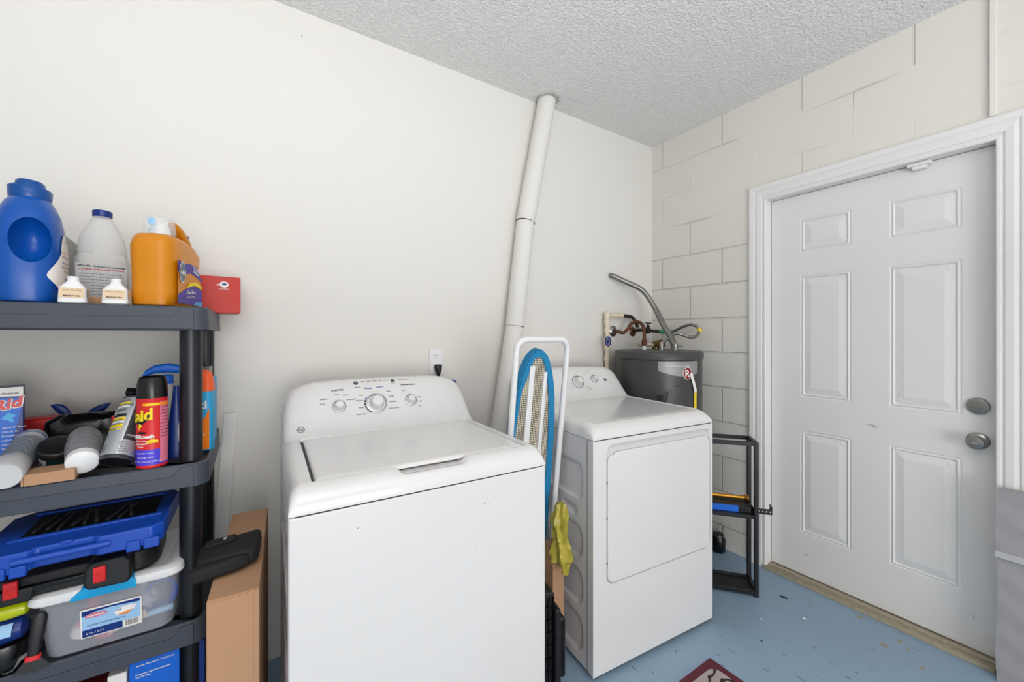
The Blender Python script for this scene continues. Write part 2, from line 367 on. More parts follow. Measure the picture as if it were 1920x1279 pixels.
# door slab with six raised panels
SX = 2.450
cols = ((0.376, 0.600), (0.740, 0.957)); rows = ((0.246, 0.791), (0.968, 1.613), (1.738, 1.912))
def door_h(y, z):
    for a, b in cols:
        for c, d in rows:
            e = min(y-a, b-y, z-c, d-z)
            if e > 0:
                if e < 0.006: return -0.004*e/0.006
                if e < 0.012: return -0.004+0.0055*(e-0.006)/0.006
                if e < 0.018: return 0.0015-0.0085*(e-0.012)/0.006
                if e < 0.050: return -0.007+0.010*(e-0.018)/0.032
                return 0.003
    return 0.0
def brk(pairs, lo, hi, extra=()):
    s = {lo, hi}
    for a, b in pairs:
        for e in (0, 0.006, 0.012, 0.018, 0.034, 0.050):
            s.add(round(a+e, 5)); s.add(round(b-e, 5))
    return sorted(s)
door = bpy.data.objects.new('door_1', None); C.objects.link(door); door['kind'] = 'structure'; door.location = (0, 0, 0)
bm = BM(); ys = brk(cols, DY0+0.003, DY1-0.003); zs = brk(rows, 0.026, DZ-0.003)
V = grid(bm, ys, zs, lambda y, z: (SX-0.7*door_h(y, z), y, z))
for f in bm.faces: f.smooth = False
ed = [e for e in bm.edges if e.is_boundary]; r = bmesh.ops.extrude_edge_only(bm, edges=ed)
for v_ in [g for g in r['geom'] if isinstance(g, bmesh.types.BMVert)]: v_.co.x = SX+0.04
obj('door_leaf', bm, M['door'], door)
def rosette(name, y, z, prof, m):
    return obj(name, lathe(BM(), prof, 40, (SX, y, z), ax=(-1, 0, 0)), m, door, smooth=True)
db = rosette('deadbolt', 0.3325, 1.012, [(0.033, 0), (0.033, 0.006), (0.030, 0.012), (0.022, 0.014), (0.0, 0.0145)], M['chrome'])
bm = BM(); prism(bm, rrect(-0.016, 0.016, -0.005, 0.005, 0.004), 0, 0.014, lambda x, y, z: (SX-0.013-z, 0.3325+x, 1.012+y)); obj('thumb_turn', bm, M['chrome'], db, bevel=0.001)
kn = rosette('door_knob', 0.3325, 0.872, [(0.033, 0), (0.033, 0.005), (0.026, 0.011), (0.013, 0.014), (0.012, 0.028), (0.020, 0.036), (0.027, 0.046), (0.0275, 0.056), (0.023, 0.066), (0.012, 0.069), (0.0, 0.070)], M['chrome'])
bm = BM(); prism(bm, rrect(-0.008, 0.008, -0.003, 0.003, 0.0025), 0, 0.006, lambda x, y, z: (SX-0.069-z, 0.3325+x, 0.872+y)); obj('lock_button', bm, M['silver'], kn, bevel=0.0006)
bm = BM(); box(bm, SX-0.036, SX-0.002, 0.46, 0.535, DZ-0.016, DZ-0.001); box(bm, SX-0.03, SX-0.002, 0.475, 0.52, DZ-0.03, DZ-0.015); obj('door_catch', bm, M['trim'], door, bevel=0.002)
for y0, z0, L, a_ in ((0.665, 0.868, 0.020, 0.3), (0.655, 0.872, 0.014, 0.1), (0.345, 0.155, 0.008, 1.2), (0.93, 0.135, 0.012, -0.9), (0.345, 0.65, 0.003, 0)):
    bm = BM(); prism(bm, [(-L, -0.0009), (L, -0.0007), (L, 0.0007), (-L, 0.0010)], 0, 0.0004, lambda x, y, z: (SX-0.0004-z, y0+x*math.cos(a_)-y*math.sin(a_), z0+x*math.sin(a_)+y*math.cos(a_)))
    obj('scuff_mark', bm, M['ink'], door)
# painted conduit above the door
bm = BM(); box(bm, WB-0.016, WB-0.0005, 0.277, 0.297, DZ+0.093, ZC-0.002)
obj('trim_4', bm, M['wall'], kind='structure', bevel=0.003)

# vent pipe leaning along the back wall
rp = 0.052; YP = WA-rp-0.004
pts = [(1.408, YP, 2.636), (1.258, YP, 1.917), (1.184, YP-0.004, 1.343), (1.075, YP-0.006, 0.72), (1.01, YP-0.006, 0.30)]
pp = thing('vent_pipe', 'white painted round vent pipe leaning against the back wall up to the ceiling', 'pipe', (0, 0, 0))
for i in range(len(pts)-1):
    a, b = Vector(pts[i]), Vector(pts[i+1]); d = (b-a).normalized()
    rr = rp-0.0015*i
    bm = BM(); tube(bm, [a-d*0.0, b-d*0.002], [rr*0.985, rr*1.0], 40, cap=False) if i else tube(bm, [a, b-d*0.002], [rr*0.985, rr], 40, cap=False)
    tube(bm, [b-d*0.016, b-d*0.002], [rr*1.0, rr*1.03], 40, cap=False)
    obj('pipe_section', bm, M['wall'], pp, smooth=True)
bm = BM(); rr_ = [(rp+0.018+random.uniform(-0.008, 0.006)) for _ in range(24)]
prism(bm, [(1.408+rr_[k]*math.cos(2*PI*k/24), YP-0.004+min(rr_[k]*math.sin(2*PI*k/24), 0.05)) for k in range(24)], ZC-0.006, ZC-0.0005)
obj('ceiling_patch', bm, M['grey'], pp)

# outlet, plug, cord
ot = thing('wall_outlet', 'white duplex outlet on the back wall above the washer', 'outlet', (0.7575, WA, 1.166))
bm = BM(); prism(bm, rrect(-0.035, 0.035, -0.062, 0.062, 0.004), 0, 0.006, lambda x, y, z: (x, -z, y)); obj('cover_plate', bm, M['white'], ot, bevel=0.002)
for zc in (0.026, -0.026):
    bm = BM(); prism(bm, [(0.0165*math.cos(2*PI*k/24), max(-0.014, min(0.014, 0.0165*math.sin(2*PI*k/24)))) for k in range(24)], 0.006, 0.0085, lambda x, y, z: (x, -z, zc+y)); rc = obj('receptacle', bm, M['white'], ot)
    bm = BM()
    for sx in (-0.0063, 0.0063): box(bm, sx-0.0012, sx+0.0012, -0.0089, -0.0084, zc+0.001, zc+0.009)
    prism(bm, [(0.0024*math.cos(2*PI*k/10), 0.0024*math.sin(2*PI*k/10)) for k in range(10)], 0.0084, 0.0089, lambda x, y, z: (x, -z, zc-0.007+y)); obj('slots', bm, M['inkblk'], rc)
pc = thing('power_cord', 'black power plug and cord in the lower socket of the wall outlet', 'cord', (0.7600, WA-0.0095, 1.140))
bm = BM(); loft(bm, [(0, -0.016, 0.012, 0.015, 0.011, 2.6), (0, -0.016, 0.008, 0.019, 0.014, 2.4), (0, -0.016, -0.012, 0.017, 0.014, 2.4), (0, -0.018, -0.034, 0.009, 0.009, 2), (0, -0.018, -0.052, 0.0055, 0.0055, 2)][::1], 20); obj('plug', bm, M['blk'], pc, smooth=True)
bm = BM(); tube(bm, smoothp([(0, -0.018, -0.05), (0.002, -0.02, -0.09), (0.004, -0.024, -0.16), (0.0, -0.03, -0.40), (-0.05, -0.04, -0.7)]), 0.0042, 10); obj('cord', bm, M['blk'], pc, smooth=True)
bm = BM(); cyl(bm, (0.20+0.0, WA-0.0005, 0), (0.20, WA-0.006, 0), 0.0025, 10)
nl = obj('nail', bm, M['grey'], loc=(-0.0, 0, 0)); nl.location = (at(566, 67, y=WA).x-0.20, 0, at(566, 67, y=WA).z); tag(nl, 'small nail in the upper back wall near the ceiling line', 'nail')

# ------------------------------------------------------------------ appliances
def sell(t): t = max(0, min(1, t)); return math.sqrt(max(0, 1-(1-t)**2))
def sstep(t): t = max(0, min(1, t)); return t*t*(3-2*t)
def bodyshell(bm, W, D, z0, z1, r=0.012):
    prism(bm, rrect(-W/2, W/2, 0, D, r), z0, z1)
def top_cover(W, D, zs, zd, zt, ys, ye, extra, shoulder=0.09, keep=0.6, ef=0.05, es=0.030, arch=0.010, back=0.03):
    """moulded top: deck, rolled front and side edges, console rising at the back"""
    def H(x, y):
        dx = W/2-abs(x)
        h = zs+(zd-zs)*sell((y+0.001)/ef)*(0.35+0.65*sell(dx/es))
        S = sstep((y-ys)/(ye-ys))
        g = keep+(1-keep)*sell(dx/shoulder)
        h += (zt-arch*(2*x/W)**2-zd)*S*g
        return h+extra(x, y)
    return H
def relief_side(W, D, pan, depth=0.008):
    def fn(y, z):
        e = 0
        for y0, y1, z0, z1, rr in pan:
            cy, cz = max(y0+rr, min(y1-rr, y)), max(z0+rr, min(z1-rr, z))
            d = rr-math.hypot(y-cy, z-cz)
            e = max(e, sstep(d/0.009))
        return -depth*e
    return fn
def dense(lo, hi, n, edges=0.05, ne=10):
    return sorted(set([round(v, 5) for v in lins(lo, lo+edges, ne)+lins(lo+edges, hi-edges, n)+lins(hi-edges, hi, ne)]))
def appliance(t, W, D, zb, zs, H, ysamp, xsamp, sidepan, frontfn=None):
    # cabinet (back + core)
    bm = BM(); bodyshell(bm, W-0.022, D-0.011, zb, zs-0.006)
    for v_ in bm.verts: v_.co.y += 0.011
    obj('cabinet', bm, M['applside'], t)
    for s in (-1, 1):
        fn = relief_side(W, D, sidepan)
        bm = BM(); yy = lins(0.002, D, 90); zz = lins(zb+0.004, zs-0.005, 110)
        V = grid(bm, yy, zz, lambda y, z: (s*(W/2+fn(y, z)-0.0006), y, z))
        r = bmesh.ops.extrude_edge_only(bm, edges=[e for e in bm.edges if e.is_boundary])
        for v_ in [g for g in r['geom'] if isinstance(g, bmesh.types.BMVert)]: v_.co.x = s*(W/2-0.012)
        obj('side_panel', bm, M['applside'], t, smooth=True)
    bm = BM(); V = grid(bm, xsamp, ysamp, lambda x, y: (x, y, H(x, y)))
    r = bmesh.ops.extrude_edge_only(bm, edges=[e for e in bm.edges if e.is_boundary])
    for v_ in [g for g in r['geom'] if isinstance(g, bmesh.types.BMVert)]: v_.co.z = zs-0.003
    tc = obj('top_cover', bm, M['appl'], t, smooth=True, sharp=55)
    return tc
def surf(H, x, y):
    """frame on the moulded top: position, right, up-slope, normal"""
    e = 0.004; p = Vector((x, y, H(x, y))); b = (Vector((x, y+e, H(x, y+e)))-Vector((x, y-e, H(x, y-e)))).normalized()
    a = Vector((1, 0, 0)); n = a.cross(b); return p, a, b, n
def knob(parent, H, x, y, r, L, ring=True):
    p, a, b, n = surf(H, x, y)
    k = obj('knob', lathe(BM(), [(r*1.25, 0.0), (r*1.22, 0.004), (r, 0.006), (r*0.86, L*0.9), (r*0.8, L), (0.0, L+0.0005)], 36, p-n*0.002, ax=n), M['appl'], parent, smooth=True)
    if ring:
        obj('knob_ring', lathe(BM(), [(r*1.26, 0.0), (r*1.42, 0.0005), (r*1.42, 0.0035), (r*1.26, 0.0045), (r*1.26, 0.0)], 36, p-n*0.0005, ax=n, cap=False), M['silver'], k, smooth=True)
        obj('knob_face', lathe(BM(), [(r*0.80, 0), (r*0.83, 0.0012), (r*0.74, 0.0012)], 32, p+n*(L-0.002), ax=n, cap=False), M['silver'], k, smooth=True)
    return k
def printfn(H, x0, y0, off=0.0006):
    def fn(x, s):
        p, a, b, n = surf(H, x0+x, y0); q = p+b*s
        h = H(q.x, q.y); return Vector((q.x, q.y, max(h, h)))+n*off
    return fn

# washer
W = 0.686; D = 0.655
ws = thing('washing_machine', 'white top-load washing machine with closed lid and three console knobs', 'washing machine', ((0.063+0.749)/2, 0.9805, 0), math.radians(-1.6))
LX0, LX1, LY0, LY1 = -0.288, 0.298, 0.052, 0.478
def wx(x, y):
    e = 0.0
    d = min(x-LX0, LX1-x, y-LY0, LY1-y)
    if d > -0.006: e -= 0.010*sstep((d+0.006)/0.004)
    # finger scoop in front of the lid
    if abs(x-0.0) < 0.13 and -0.0 < y < 0.075:
        sx = sstep((0.105-abs(x))/0.03); sy = sstep((y-0.010)/0.030)*(1 if y < 0.06 else 0.4)
        e -= 0.016*sx*sy
    return e
HW = top_cover(W, D, 0.904, 0.957, 1.128, 0.475, 0.635, wx, keep=0.56, shoulder=0.125, arch=0.012)
xs = sorted(set([round(v, 5) for v in lins(-W/2, -W/2+0.05, 12)+lins(-W/2+0.05, W/2-0.05, 110)+lins(W/2-0.05, W/2, 12)+[LX0-0.006, LX0-0.002, LX1+0.002, LX1+0.006]]))
ysm = sorted(set([round(v, 5) for v in lins(0, 0.012, 6)+lins(0.012, 0.08, 26)+lins(0.08, 0.46, 30)+lins(0.46, 0.66, 34)+[LY0-0.006, LY0-0.002, LY1+0.002, LY1+0.006]]))
pan = [(0.06, 0.62, 0.66, 0.80, 0.05), (0.06, 0.62, 0.47, 0.61, 0.05), (0.06, 0.62, 0.27, 0.42, 0.05), (0.06, 0.62, 0.07, 0.22, 0.05)]
tc = appliance(ws, W, 0.66, 0.02, 0.904, HW, ysm, xs, pan)
bm = BM(); prism(bm, rrect(-W/2, W/2, 0.02, 0.8975, 0.006), 0.0, 0.014, lambda x, y, z: (x, z-0.0005, y)); fp = obj('front_panel', bm, M['appl'], ws, bevel=0.004)
bm = BM()
for x, z, s_ in ((0.135, 0.83, 0.003), (0.152, 0.828, 0.002), (0.17, 0.842, 0.002), (0.30, 0.826, 0.0022), (-0.20, 0.845, 0.002), (0.11, 0.71, 0.002)):
    bm = BM(); flat(bm, [(x+s_*0.8*math.cos(a), z+s_*0.55*math.sin(a)) for a in (0, 1.2, 2.2, 3.1, 4.4, 5.3)], lambda a, b: (a, -0.0010, b)); obj('scuff_mark', bm, M['ink'], fp)
obj('seam_shade', box(BM(), -W/2+0.004, W/2-0.004, 0.0025, 0.02, 0.893, 0.904), M['seam'], ws)  # dark strip painting the shade in the seam under the cover
obj('lid_gap_shade', box(BM(), LX0-0.003, LX0+0.003, LY0+0.004, LY1-0.01, 0.940, 0.9505), M['seam'], ws)  # dark strip in place of the shade along the lid's left gap
# lid
def lidz(x, y):
    d = min(x-LX0, LX1-x, y-LY0, LY1-y)-0.002
    return 0.957-0.010*(1-sell(d/0.010))+0.0012*sell(min(d, 0.05)/0.05)
bm = BM()
lx = sorted(set([round(v, 5) for v in lins(LX0+0.0025, LX0+0.03, 8)+lins(LX0+0.03, LX1-0.03, 10)+lins(LX1-0.03, LX1-0.0025, 8)])); ly = sorted(set([round(v, 5) for v in lins(LY0+0.003, LY0+0.03, 8)+lins(LY0+0.03, LY1-0.03, 10)+lins(LY1-0.03, LY1-0.0025, 8)]))
grid(bm, lx, ly, lambda x, y: (x, y, lidz(x, y)))
r = bmesh.ops.extrude_edge_only(bm, edges=[e for e in bm.edges if e.is_boundary])
for v_ in [g for g in r['geom'] if isinstance(g, bmesh.types.BMVert)]: v_.co.z -= 0.004
obj('lid', bm, M['appl'], ws, smooth=True, sharp=50)
KX = -0.033
knob(ws, HW, KX-0.130, 0.555, 0.0165, 0.024); knob(ws, HW, KX, 0.555, 0.027, 0.030); knob(ws, HW, KX+0.130, 0.555, 0.0165, 0.024)
bm = BM(); bb = BM()
def wt(s, x, y, size, b=bm, bold=0.02): text_bm(b, s, size, printfn(HW, KX+x, y), bold=bold)
wt('Load Size', -0.130, 0.590, 0.0115, bold=0.03); wt('Temperature', 0.128, 0.592, 0.0115, bold=0.03)
for s, x, y in (('Small', -0.185, 0.562), ('Medium', -0.178, 0.572), ('Large', -0.136, 0.580), ('Super', -0.105, 0.577), ('Precise Fill', -0.088, 0.566),
                ('Light', -0.052, 0.573), ('Medium', -0.060, 0.562), ('Heavy', -0.056, 0.547), ('Bulky Items', -0.058, 0.533), ('Rinse', 0.050, 0.578), ('Casual', 0.058, 0.566),
                ('Delicates', 0.062, 0.554), ('Drain & Spin', 0.060, 0.540), ('Hot', 0.108, 0.577), ('Cool', 0.165, 0.560), ('Cold', 0.167, 0.550), ('Tap', 0.162, 0.540),
                ('Power', -0.062, 0.594), ('Start', 0.072, 0.597), ('Soak   Wash   Rinse   Spin   Done', 0.004, 0.611), ('Second Rinse', 0.118, 0.612)):
    wt(s, x, y, 0.0075)
wt('Whites', -0.024, 0.588, 0.010, bb, 0.03); wt('Colors', 0.018, 0.590, 0.010, bb, 0.03)
for k in range(6):
    a = math.radians(150+k*16); p, a_, b, n = surf(HW, KX, 0.555); q = p+a_*0.042*math.cos(a)+b*0.042*math.sin(a)+n*0.0035
    obj('dial_mark', prism(BM(), [(-0.002, -0.0045), (0.002, -0.0045), (0.002, 0.0045), (-0.002, 0.0045)], 0, 0.0004, lambda x, y, z: q+(a_*math.cos(a)+b*math.sin(a))*x+(b*math.cos(a)-a_*math.sin(a))*y+n*z), M['inkblue'] if k == 0 else M['inkblk'], ws)
for x0 in (-0.098, 0.040):                                            # two small round keys
    p, a, b, n = surf(HW, x0, 0.609); obj('push_button', lathe(BM(), [(0.0085, 0), (0.0085, 0.002), (0, 0.0022)], 24, p-n*0.001, ax=n), M['ink'], ws)
obj('console_print', bm, M['ink'], ws); obj('console_color_print', bb, M['inkblue'], ws, label='blue printed cycle names')
def badge(parent, H, x, y, r):
    bm = BM(); p, a, b, n = surf(H, x, y)
    lathe(bm, [(r, 0), (r, 0.0012), (r*0.84, 0.0012), (r*0.84, 0)], 30, p, ax=n, cap=False)
    text_bm(bm, 'GE', r*1.15, lambda u, v: p+a*u+b*(v-r*0.42)+n*0.0010, bold=0.02)
    obj('logo_badge', bm, M['ink'], parent)
badge(ws, HW, -0.287, 0.515, 0.0115)

# dryer
DWX = Vector((1.062+1.741, 1.084+1.027, 0))/2
dy = thing('clothes_dryer', 'white front-load dryer with square door beside the water heater', 'dryer', (DWX.x, DWX.y, 0), math.radians(-4.8))
def dxx(x, y):
    d = min(0.300-abs(x), y-0.045, 0.505-y)
    return -0.004*sstep((d+0.004)/0.010)
HD = top_cover(W, D, 0.906, 0.960, 1.118, 0.490, 0.635, dxx, keep=0.55, shoulder=0.11, arch=0.012, ef=0.075, es=0.045)
pan2 = [(0.064, 0.30, 0.655, 0.80, 0.035), (0.064, 0.30, 0.425, 0.555, 0.045), (0.064, 0.30, 0.245, 0.385, 0.045), (0.064, 0.30, 0.06, 0.205, 0.045),
        (0.34, 0.60, 0.655, 0.80, 0.035), (0.34, 0.60, 0.425, 0.555, 0.045), (0.34, 0.60, 0.245, 0.385, 0.045), (0.34, 0.60, 0.06, 0.205, 0.045), (0.10, 0.2, 0.585, 0.625, 0.015)]
appliance(dy, W, 0.66, 0.02, 0.906, HD, ysm, xs, pan2)
# front panel with pocket and door bay
Z0, Z1 = 0.02, 0.899
obj('seam_shade', box(BM(), -W/2+0.004, W/2-0.004, 0.0025, 0.02, 0.895, 0.906), M['seam'], dy)  # dryer's strip of painted shade below its top cover
def rr_in(x, z, x0, x1, z0, z1, r):
    cx, cz = max(x0+r, min(x1-r, x)), max(z0+r, min(z1-r, z)); return r-math.hypot(x-cx, z-cz)
def ffn(x, z):
    xx = x+W/2
    h = 0.0
    if rr_in(xx, z, 0.066, 0.668, 0.345, 0.858, 0.04) > 0: h = 0.015
    d = rr_in(xx, z, 0.070, 0.668, 0.79, 0.878, 0.030)
    if d > 0 and z > 0.79: h = max(h, 0.030*sstep(d/0.014))
    return h
fx = lins(-W/2, W/2, 150); fz = lins(Z0, Z1, 230)
bm = BM(); grid(bm, fx, fz, lambda x, z: (x, ffn(x, z)-0.0005, z))
r = bmesh.ops.extrude_edge_only(bm, edges=[e for e in bm.edges if e.is_boundary])
for v_ in [g for g in r['geom'] if isinstance(g, bmesh.types.BMVert)]: v_.co.y = 0.012
obj('front_panel', bm, M['appl'], dy, smooth=True, sharp=60)
bm = BM(); prism(bm, rrect(0.0710-W/2, 0.666-W/2, 0.3490, 0.838, 0.030), -0.0015, 0.0140, lambda x, y, z: (x, z, y)); dd = obj('dryer_door', bm, M['appl'], dy, bevel=0.003)
bm = BM(); prism(bm, rrect(0.11-W/2, 0.655-W/2, 0.832, 0.846, 0.006), 0.003, 0.009, lambda x, y, z: (x, z, y)); obj('door_lip', bm, M['appl'], dd, bevel=0.002)
bm = BM()
for z in (0.735, 0.60, 0.43): obj('hinge_pin', box(BM(), 0.0665-W/2, 0.0695-W/2, -0.001, 0.004, z-0.004, z+0.004), M['seam'], dd)
for s_ in (-1, 1): obj('panel_seam', box(BM(), s_*W/2-0.0007, s_*W/2+0.0007, 0.0335, 0.0352, 0.025, 0.90), M['ink'], dy)
bm = BM(); box(bm, -W/2+0.02, W/2-0.02, 0.03, 0.6, 0.002, 0.021); obj('base', bm, M['blk'], dy)
bm = BM(); box(bm, -W/2+0.02, W/2-0.02, 0.03, 0.6, 0.002, 0.021); obj('base', bm, M['blk'], ws)
knob(dy, HD, 0.02, 0.565, 0.026, 0.030); knob(dy, HD, 0.135, 0.572, 0.0155, 0.024)
bm = BM(); p, a, b, n = surf(HD, 0.212, 0.568); obj('push_button', lathe(BM(), [(0.0095, 0), (0.0095, 0.002), (0, 0.0022)], 24, p-n*0.001, ax=n), M['ink'], dy)
for s, x, y, z in (('Temperature', 0.115, 0.600, 0.008), ('High', 0.095, 0.59, 0.006), ('Timed Dry', 0.075, 0.548, 0.006), ('More Dry', -0.03, 0.56, 0.006), ('Less Dry', -0.035, 0.548, 0.006), ('Dewrinkle', 0.085, 0.540, 0.006), ('Start', 0.20, 0.59, 0.006)):
    text_bm(bm, s, z, printfn(HD, x, y), bold=0.01)
obj('console_print', bm, M['ink'], dy)

# blue valve knob peeping out behind the washer console
vb = thing('water_valve', 'dark blue water valve knob behind the washing machine console', 'valve', (0.833, 1.80, 0.0))
pv = at(848, 722, y=1.80)
bm = BM(); cyl(bm, (pv.x-0.833, 0.064, pv.z), (pv.x-0.833, 0.0, pv.z), 0.009, 14); cyl(bm, (pv.x-0.833, 0.03, pv.z), (pv.x-0.833, 0.03, pv.z-0.10), 0.011, 14); obj('valve_body', bm, M['oldbrass'], vb, smooth=True)
def wheel(bm, c, ax, R=0.022, spokes=5):
    u, v = basis(ax); c = Vector(c)
    N = 40; tube(bm, [c+(u*math.cos(2*PI*k/N)+v*math.sin(2*PI*k/N))*(R+0.0025*math.cos(8*2*PI*k/N)) for k in range(N+1)], 0.0038, 8)
    for k in range(spokes): tube(bm, [c, c+(u*math.cos(2*PI*k/spokes)+v*math.sin(2*PI*k/spokes))*R], 0.0032, 8)
    lathe(bm, [(0.006, -0.004), (0.006, 0.005), (0, 0.006)], 14, c, ax=ax)
bm = BM(); wheel(bm, (pv.x-0.833, -0.006, pv.z), (0.25, -1, 0.1)); obj('valve_handle', bm, M['navy'], vb, smooth=True)

# ------------------------------------------------------------------ water heater and plumbing
WC = Vector((2.074, 1.568)); WR = 0.252; ZT = 1.203
wh = thing('water_heater', 'grey cylindrical water heater in the corner behind the dryer', 'water heater', (WC.x, WC.y, 0))
obj('tank', lathe(BM(), [(WR-0.012, 0.0), (WR-0.006, 0.05), (WR-0.006, ZT-0.04)], 80), M['wh'], wh, smooth=True)
bm = BM(); lathe(bm, [(WR-0.003, ZT-0.048), (WR+0.002, ZT-0.044), (WR+0.002, ZT-0.010), (WR-0.004, ZT-0.002), (WR-0.02, ZT), (0, ZT+0.001)], 80); obj('tank_lid', bm, M['wh'], wh, smooth=True)
af = math.atan2(-WC.y, -WC.x)                       # towards the camera
wf = cyl_fn(WR-0.006, af, 0.0012)
bm = BM(); N = 24
for i in range(N):
    x0, x1 = -0.00+0.25*i/N, 0.25*(i+1)/N
    fz0 = lambda x: ZT-0.052; fz1 = lambda x: ZT-0.105-0.030*math.sin(min(1, max(0, x/0.25))*PI*0.85)
    f = bm.faces.new([bm.verts.new(wf(x0, fz1(x0))), bm.verts.new(wf(x1, fz1(x1))), bm.verts.new(wf(x1, fz0(x1))), bm.verts.new(wf(x0, fz0(x0)))])
wl = obj('name_plate', bm, M['slat'], wh, label='silver grey curved name plate')
bm = BM(); wf2 = cyl_fn(WR-0.006, af, 0.003); text_bm(bm, 'PROFESSIONAL CLASSIC', 0.0135, lambda x, y: wf2(0.11+x, ZT-0.083+y)); obj('lettering', bm, M['paper'], wl)
bm = BM(); cxl, czl = 0.165, ZT-0.118
wf3 = cyl_fn(WR-0.006, af, 0.0022); wf4 = cyl_fn(WR-0.006, af, 0.003)
flat(bm, [(0.030*math.cos(2*PI*k/32), 0.034*math.sin(2*PI*k/32)) for k in range(32)], lambda x, y: wf3(cxl+x, czl+y), 0)
flat(bm, [(0.027*math.cos(2*PI*k/32), 0.031*math.sin(2*PI*k/32)) for k in range(32)], lambda x, y: wf4(cxl+x, czl+y), 1)
wf5 = cyl_fn(WR-0.006, af, 0.0038); text_bm(bm, 'R', 0.052, lambda x, y: wf5(cxl+x, czl-0.019+y), mi=0, bold=0.03)
obj('round_badge', bm, [M['paper'], M['crimson']], wh, label='dark red round badge')
bm = BM(); wfd = cyl_fn(WR-0.006, af, 0.0008)       # dark drips
drip = [(-0.01, 0.96), (0.005, 0.92), (0.014, 0.90), (0.017, 0.83), (0.022, 0.83), (0.024, 0.90), (0.045, 0.945), (0.075, 0.95), (0.084, 0.95), (0.087, 0.91), (0.091, 0.91), (0.094, 0.96), (0.118, 0.985), (0.125, 1.015), (0.10, 1.02), (0.06, 0.99), (0.02, 0.965)]
flat(bm, drip, wfd); obj('paint_drips', bm, M['drips'], wh)
bm = BM(); wfc = cyl_fn(WR-0.006, af, 0.0006)
for y0 in (0.95,): patch(bm, 0.13, 0.205, 0.62, y0, wfc)
obj('access_cover', bm, M['wh'], wh)
# hanging tag on yellow tape
tg = thing('hanging_tag', 'torn white tag on a yellow strip hanging from the water heater side', 'tag', (0, 0, 0))
bm = BM(); ww = cyl_fn(WR-0.006, af, 0.008, (WC.x, WC.y))
def strip(bm, pts, wd, fn, mi=0):
    rings = [[fn(x-wd/2, z), fn(x+wd/2, z)] for x, z in pts]
    ring_skin(bm, rings, False, False, mi)
strip(bm, [(0.185, 1.085), (0.195, 1.055), (0.205, 1.03), (0.214, 1.00), (0.222, 0.975)], 0.020, ww); obj('tag_paper', bm, M['paper'], tg)
bm = BM(); strip(bm, [(0.225, 1.00), (0.222, 0.97), (0.222, 0.90), (0.222, 0.80)], 0.022, cyl_fn(WR-0.006, af, 0.005, (WC.x, WC.y))); obj('yellow_strip', bm, M['yellow'], tg, label='yellow strip')
# flexible conduit from the wall to the heater
fc = thing('flexible_conduit', 'corrugated grey metal conduit arching from the back wall down to the water heater', 'conduit', (0, 0, 0))
hp = [Vector((at(1143, 517, y=WA).x, WA-0.002, at(1143, 517, y=WA).z)), at(1150, 518, y=1.845), at(1172, 528, y=1.80), at(1205, 545, y=1.74), at(1228, 578, y=1.68), at(1244, 610, y=1.60), at(1258, 633, y=1.54), Vector((2.128, 1.487, ZT+0.005))]
bm = BM(); tube(bm, smoothp(hp, 10), 0.0165, 14, ribs=0.009, rib=0.0016); obj('conduit_hose', bm, M['steel'], fc, smooth=True, sharp=80)
bm = BM(); lathe(bm, [(0.021, 0), (0.021, 0.012), (0.017, 0.014), (0.017, 0.04)], 20, (2.128, 1.487, ZT+0.001)); cyl(bm, (2.128, 1.487, ZT+0.03), (2.165, 1.463, ZT+0.03), 0.006, 10); obj('clamp_connector', bm, M['steel'], fc, smooth=True)
# pvc riser with blue valve
xp = at(1138, 600, y=1.832).x
pr = thing('pvc_riser', 'cream plastic water pipe with blue valve beside the water heater', 'pipe', (0, 0, 0))
zt = at(1138, 591, y=1.832).z
xe = at(1166, 592, y=1.832).x
bm = BM(); cyl(bm, (xp, 1.832, 0.30), (xp, 1.832, zt), 0.014, 20)
tube(bm, smoothp([(xp, 1.832, zt-0.02), (xp+0.004, 1.832, zt-0.004), (xp+0.02, 1.832, zt)]), 0.0145, 20); cyl(bm, (xp, 1.832, zt), (xe, 1.832, zt), 0.0135, 20); obj('pipe', bm, M['pvc'], pr, smooth=True)
for z0, z1 in ((zt-0.022, zt+0.016), (1.36, 1.40), (1.315, 1.345), (1.20, 1.235), (1.13, 1.165)): obj('pipe_fitting', lathe(BM(), [(0.0185, z0), (0.0185, z1)], 20, (xp, 1.832, 0)), M['pvc'], pr, smooth=True)
bm = BM(); lathe(bm, [(0.0175, 0.0), (0.0175, 0.03)], 20, (xe-0.03, 1.832, zt), ax=(1, 0, 0)); obj('pipe_fitting', bm, M['pvc'], pr, smooth=True)
vz = at(1140, 640, y=1.80).z
bm = BM(); lathe(bm, [(0.02, -0.025), (0.022, 0), (0.02, 0.025)], 20, (xp, 1.832, vz)); cyl(bm, (xp, 1.832, vz), (at(1140, 640, y=1.782).x, 1.785, vz), 0.010, 14); obj('valve_body', bm, M['pvc'], pr, smooth=True)
bm = BM(); wheel(bm, (at(1140, 640, y=1.782).x, 1.782, vz), (0.15, -1, 0.05), 0.027, 6); obj('valve_handle', bm, M['navy'], pr, smooth=True, label='dark blue wheel handle')
bm = BM(); tube(bm, smoothp([(xe-0.002, 1.832, zt), at(1183, 594, y=1.83), at(1189, 599, y=1.82), at(1193, 606, y=1.815), at(1196, 614, y=1.81)]), 0.0115, 14); obj('black_elbow_pipe', bm, M['darkbronze'], pr, smooth=True)
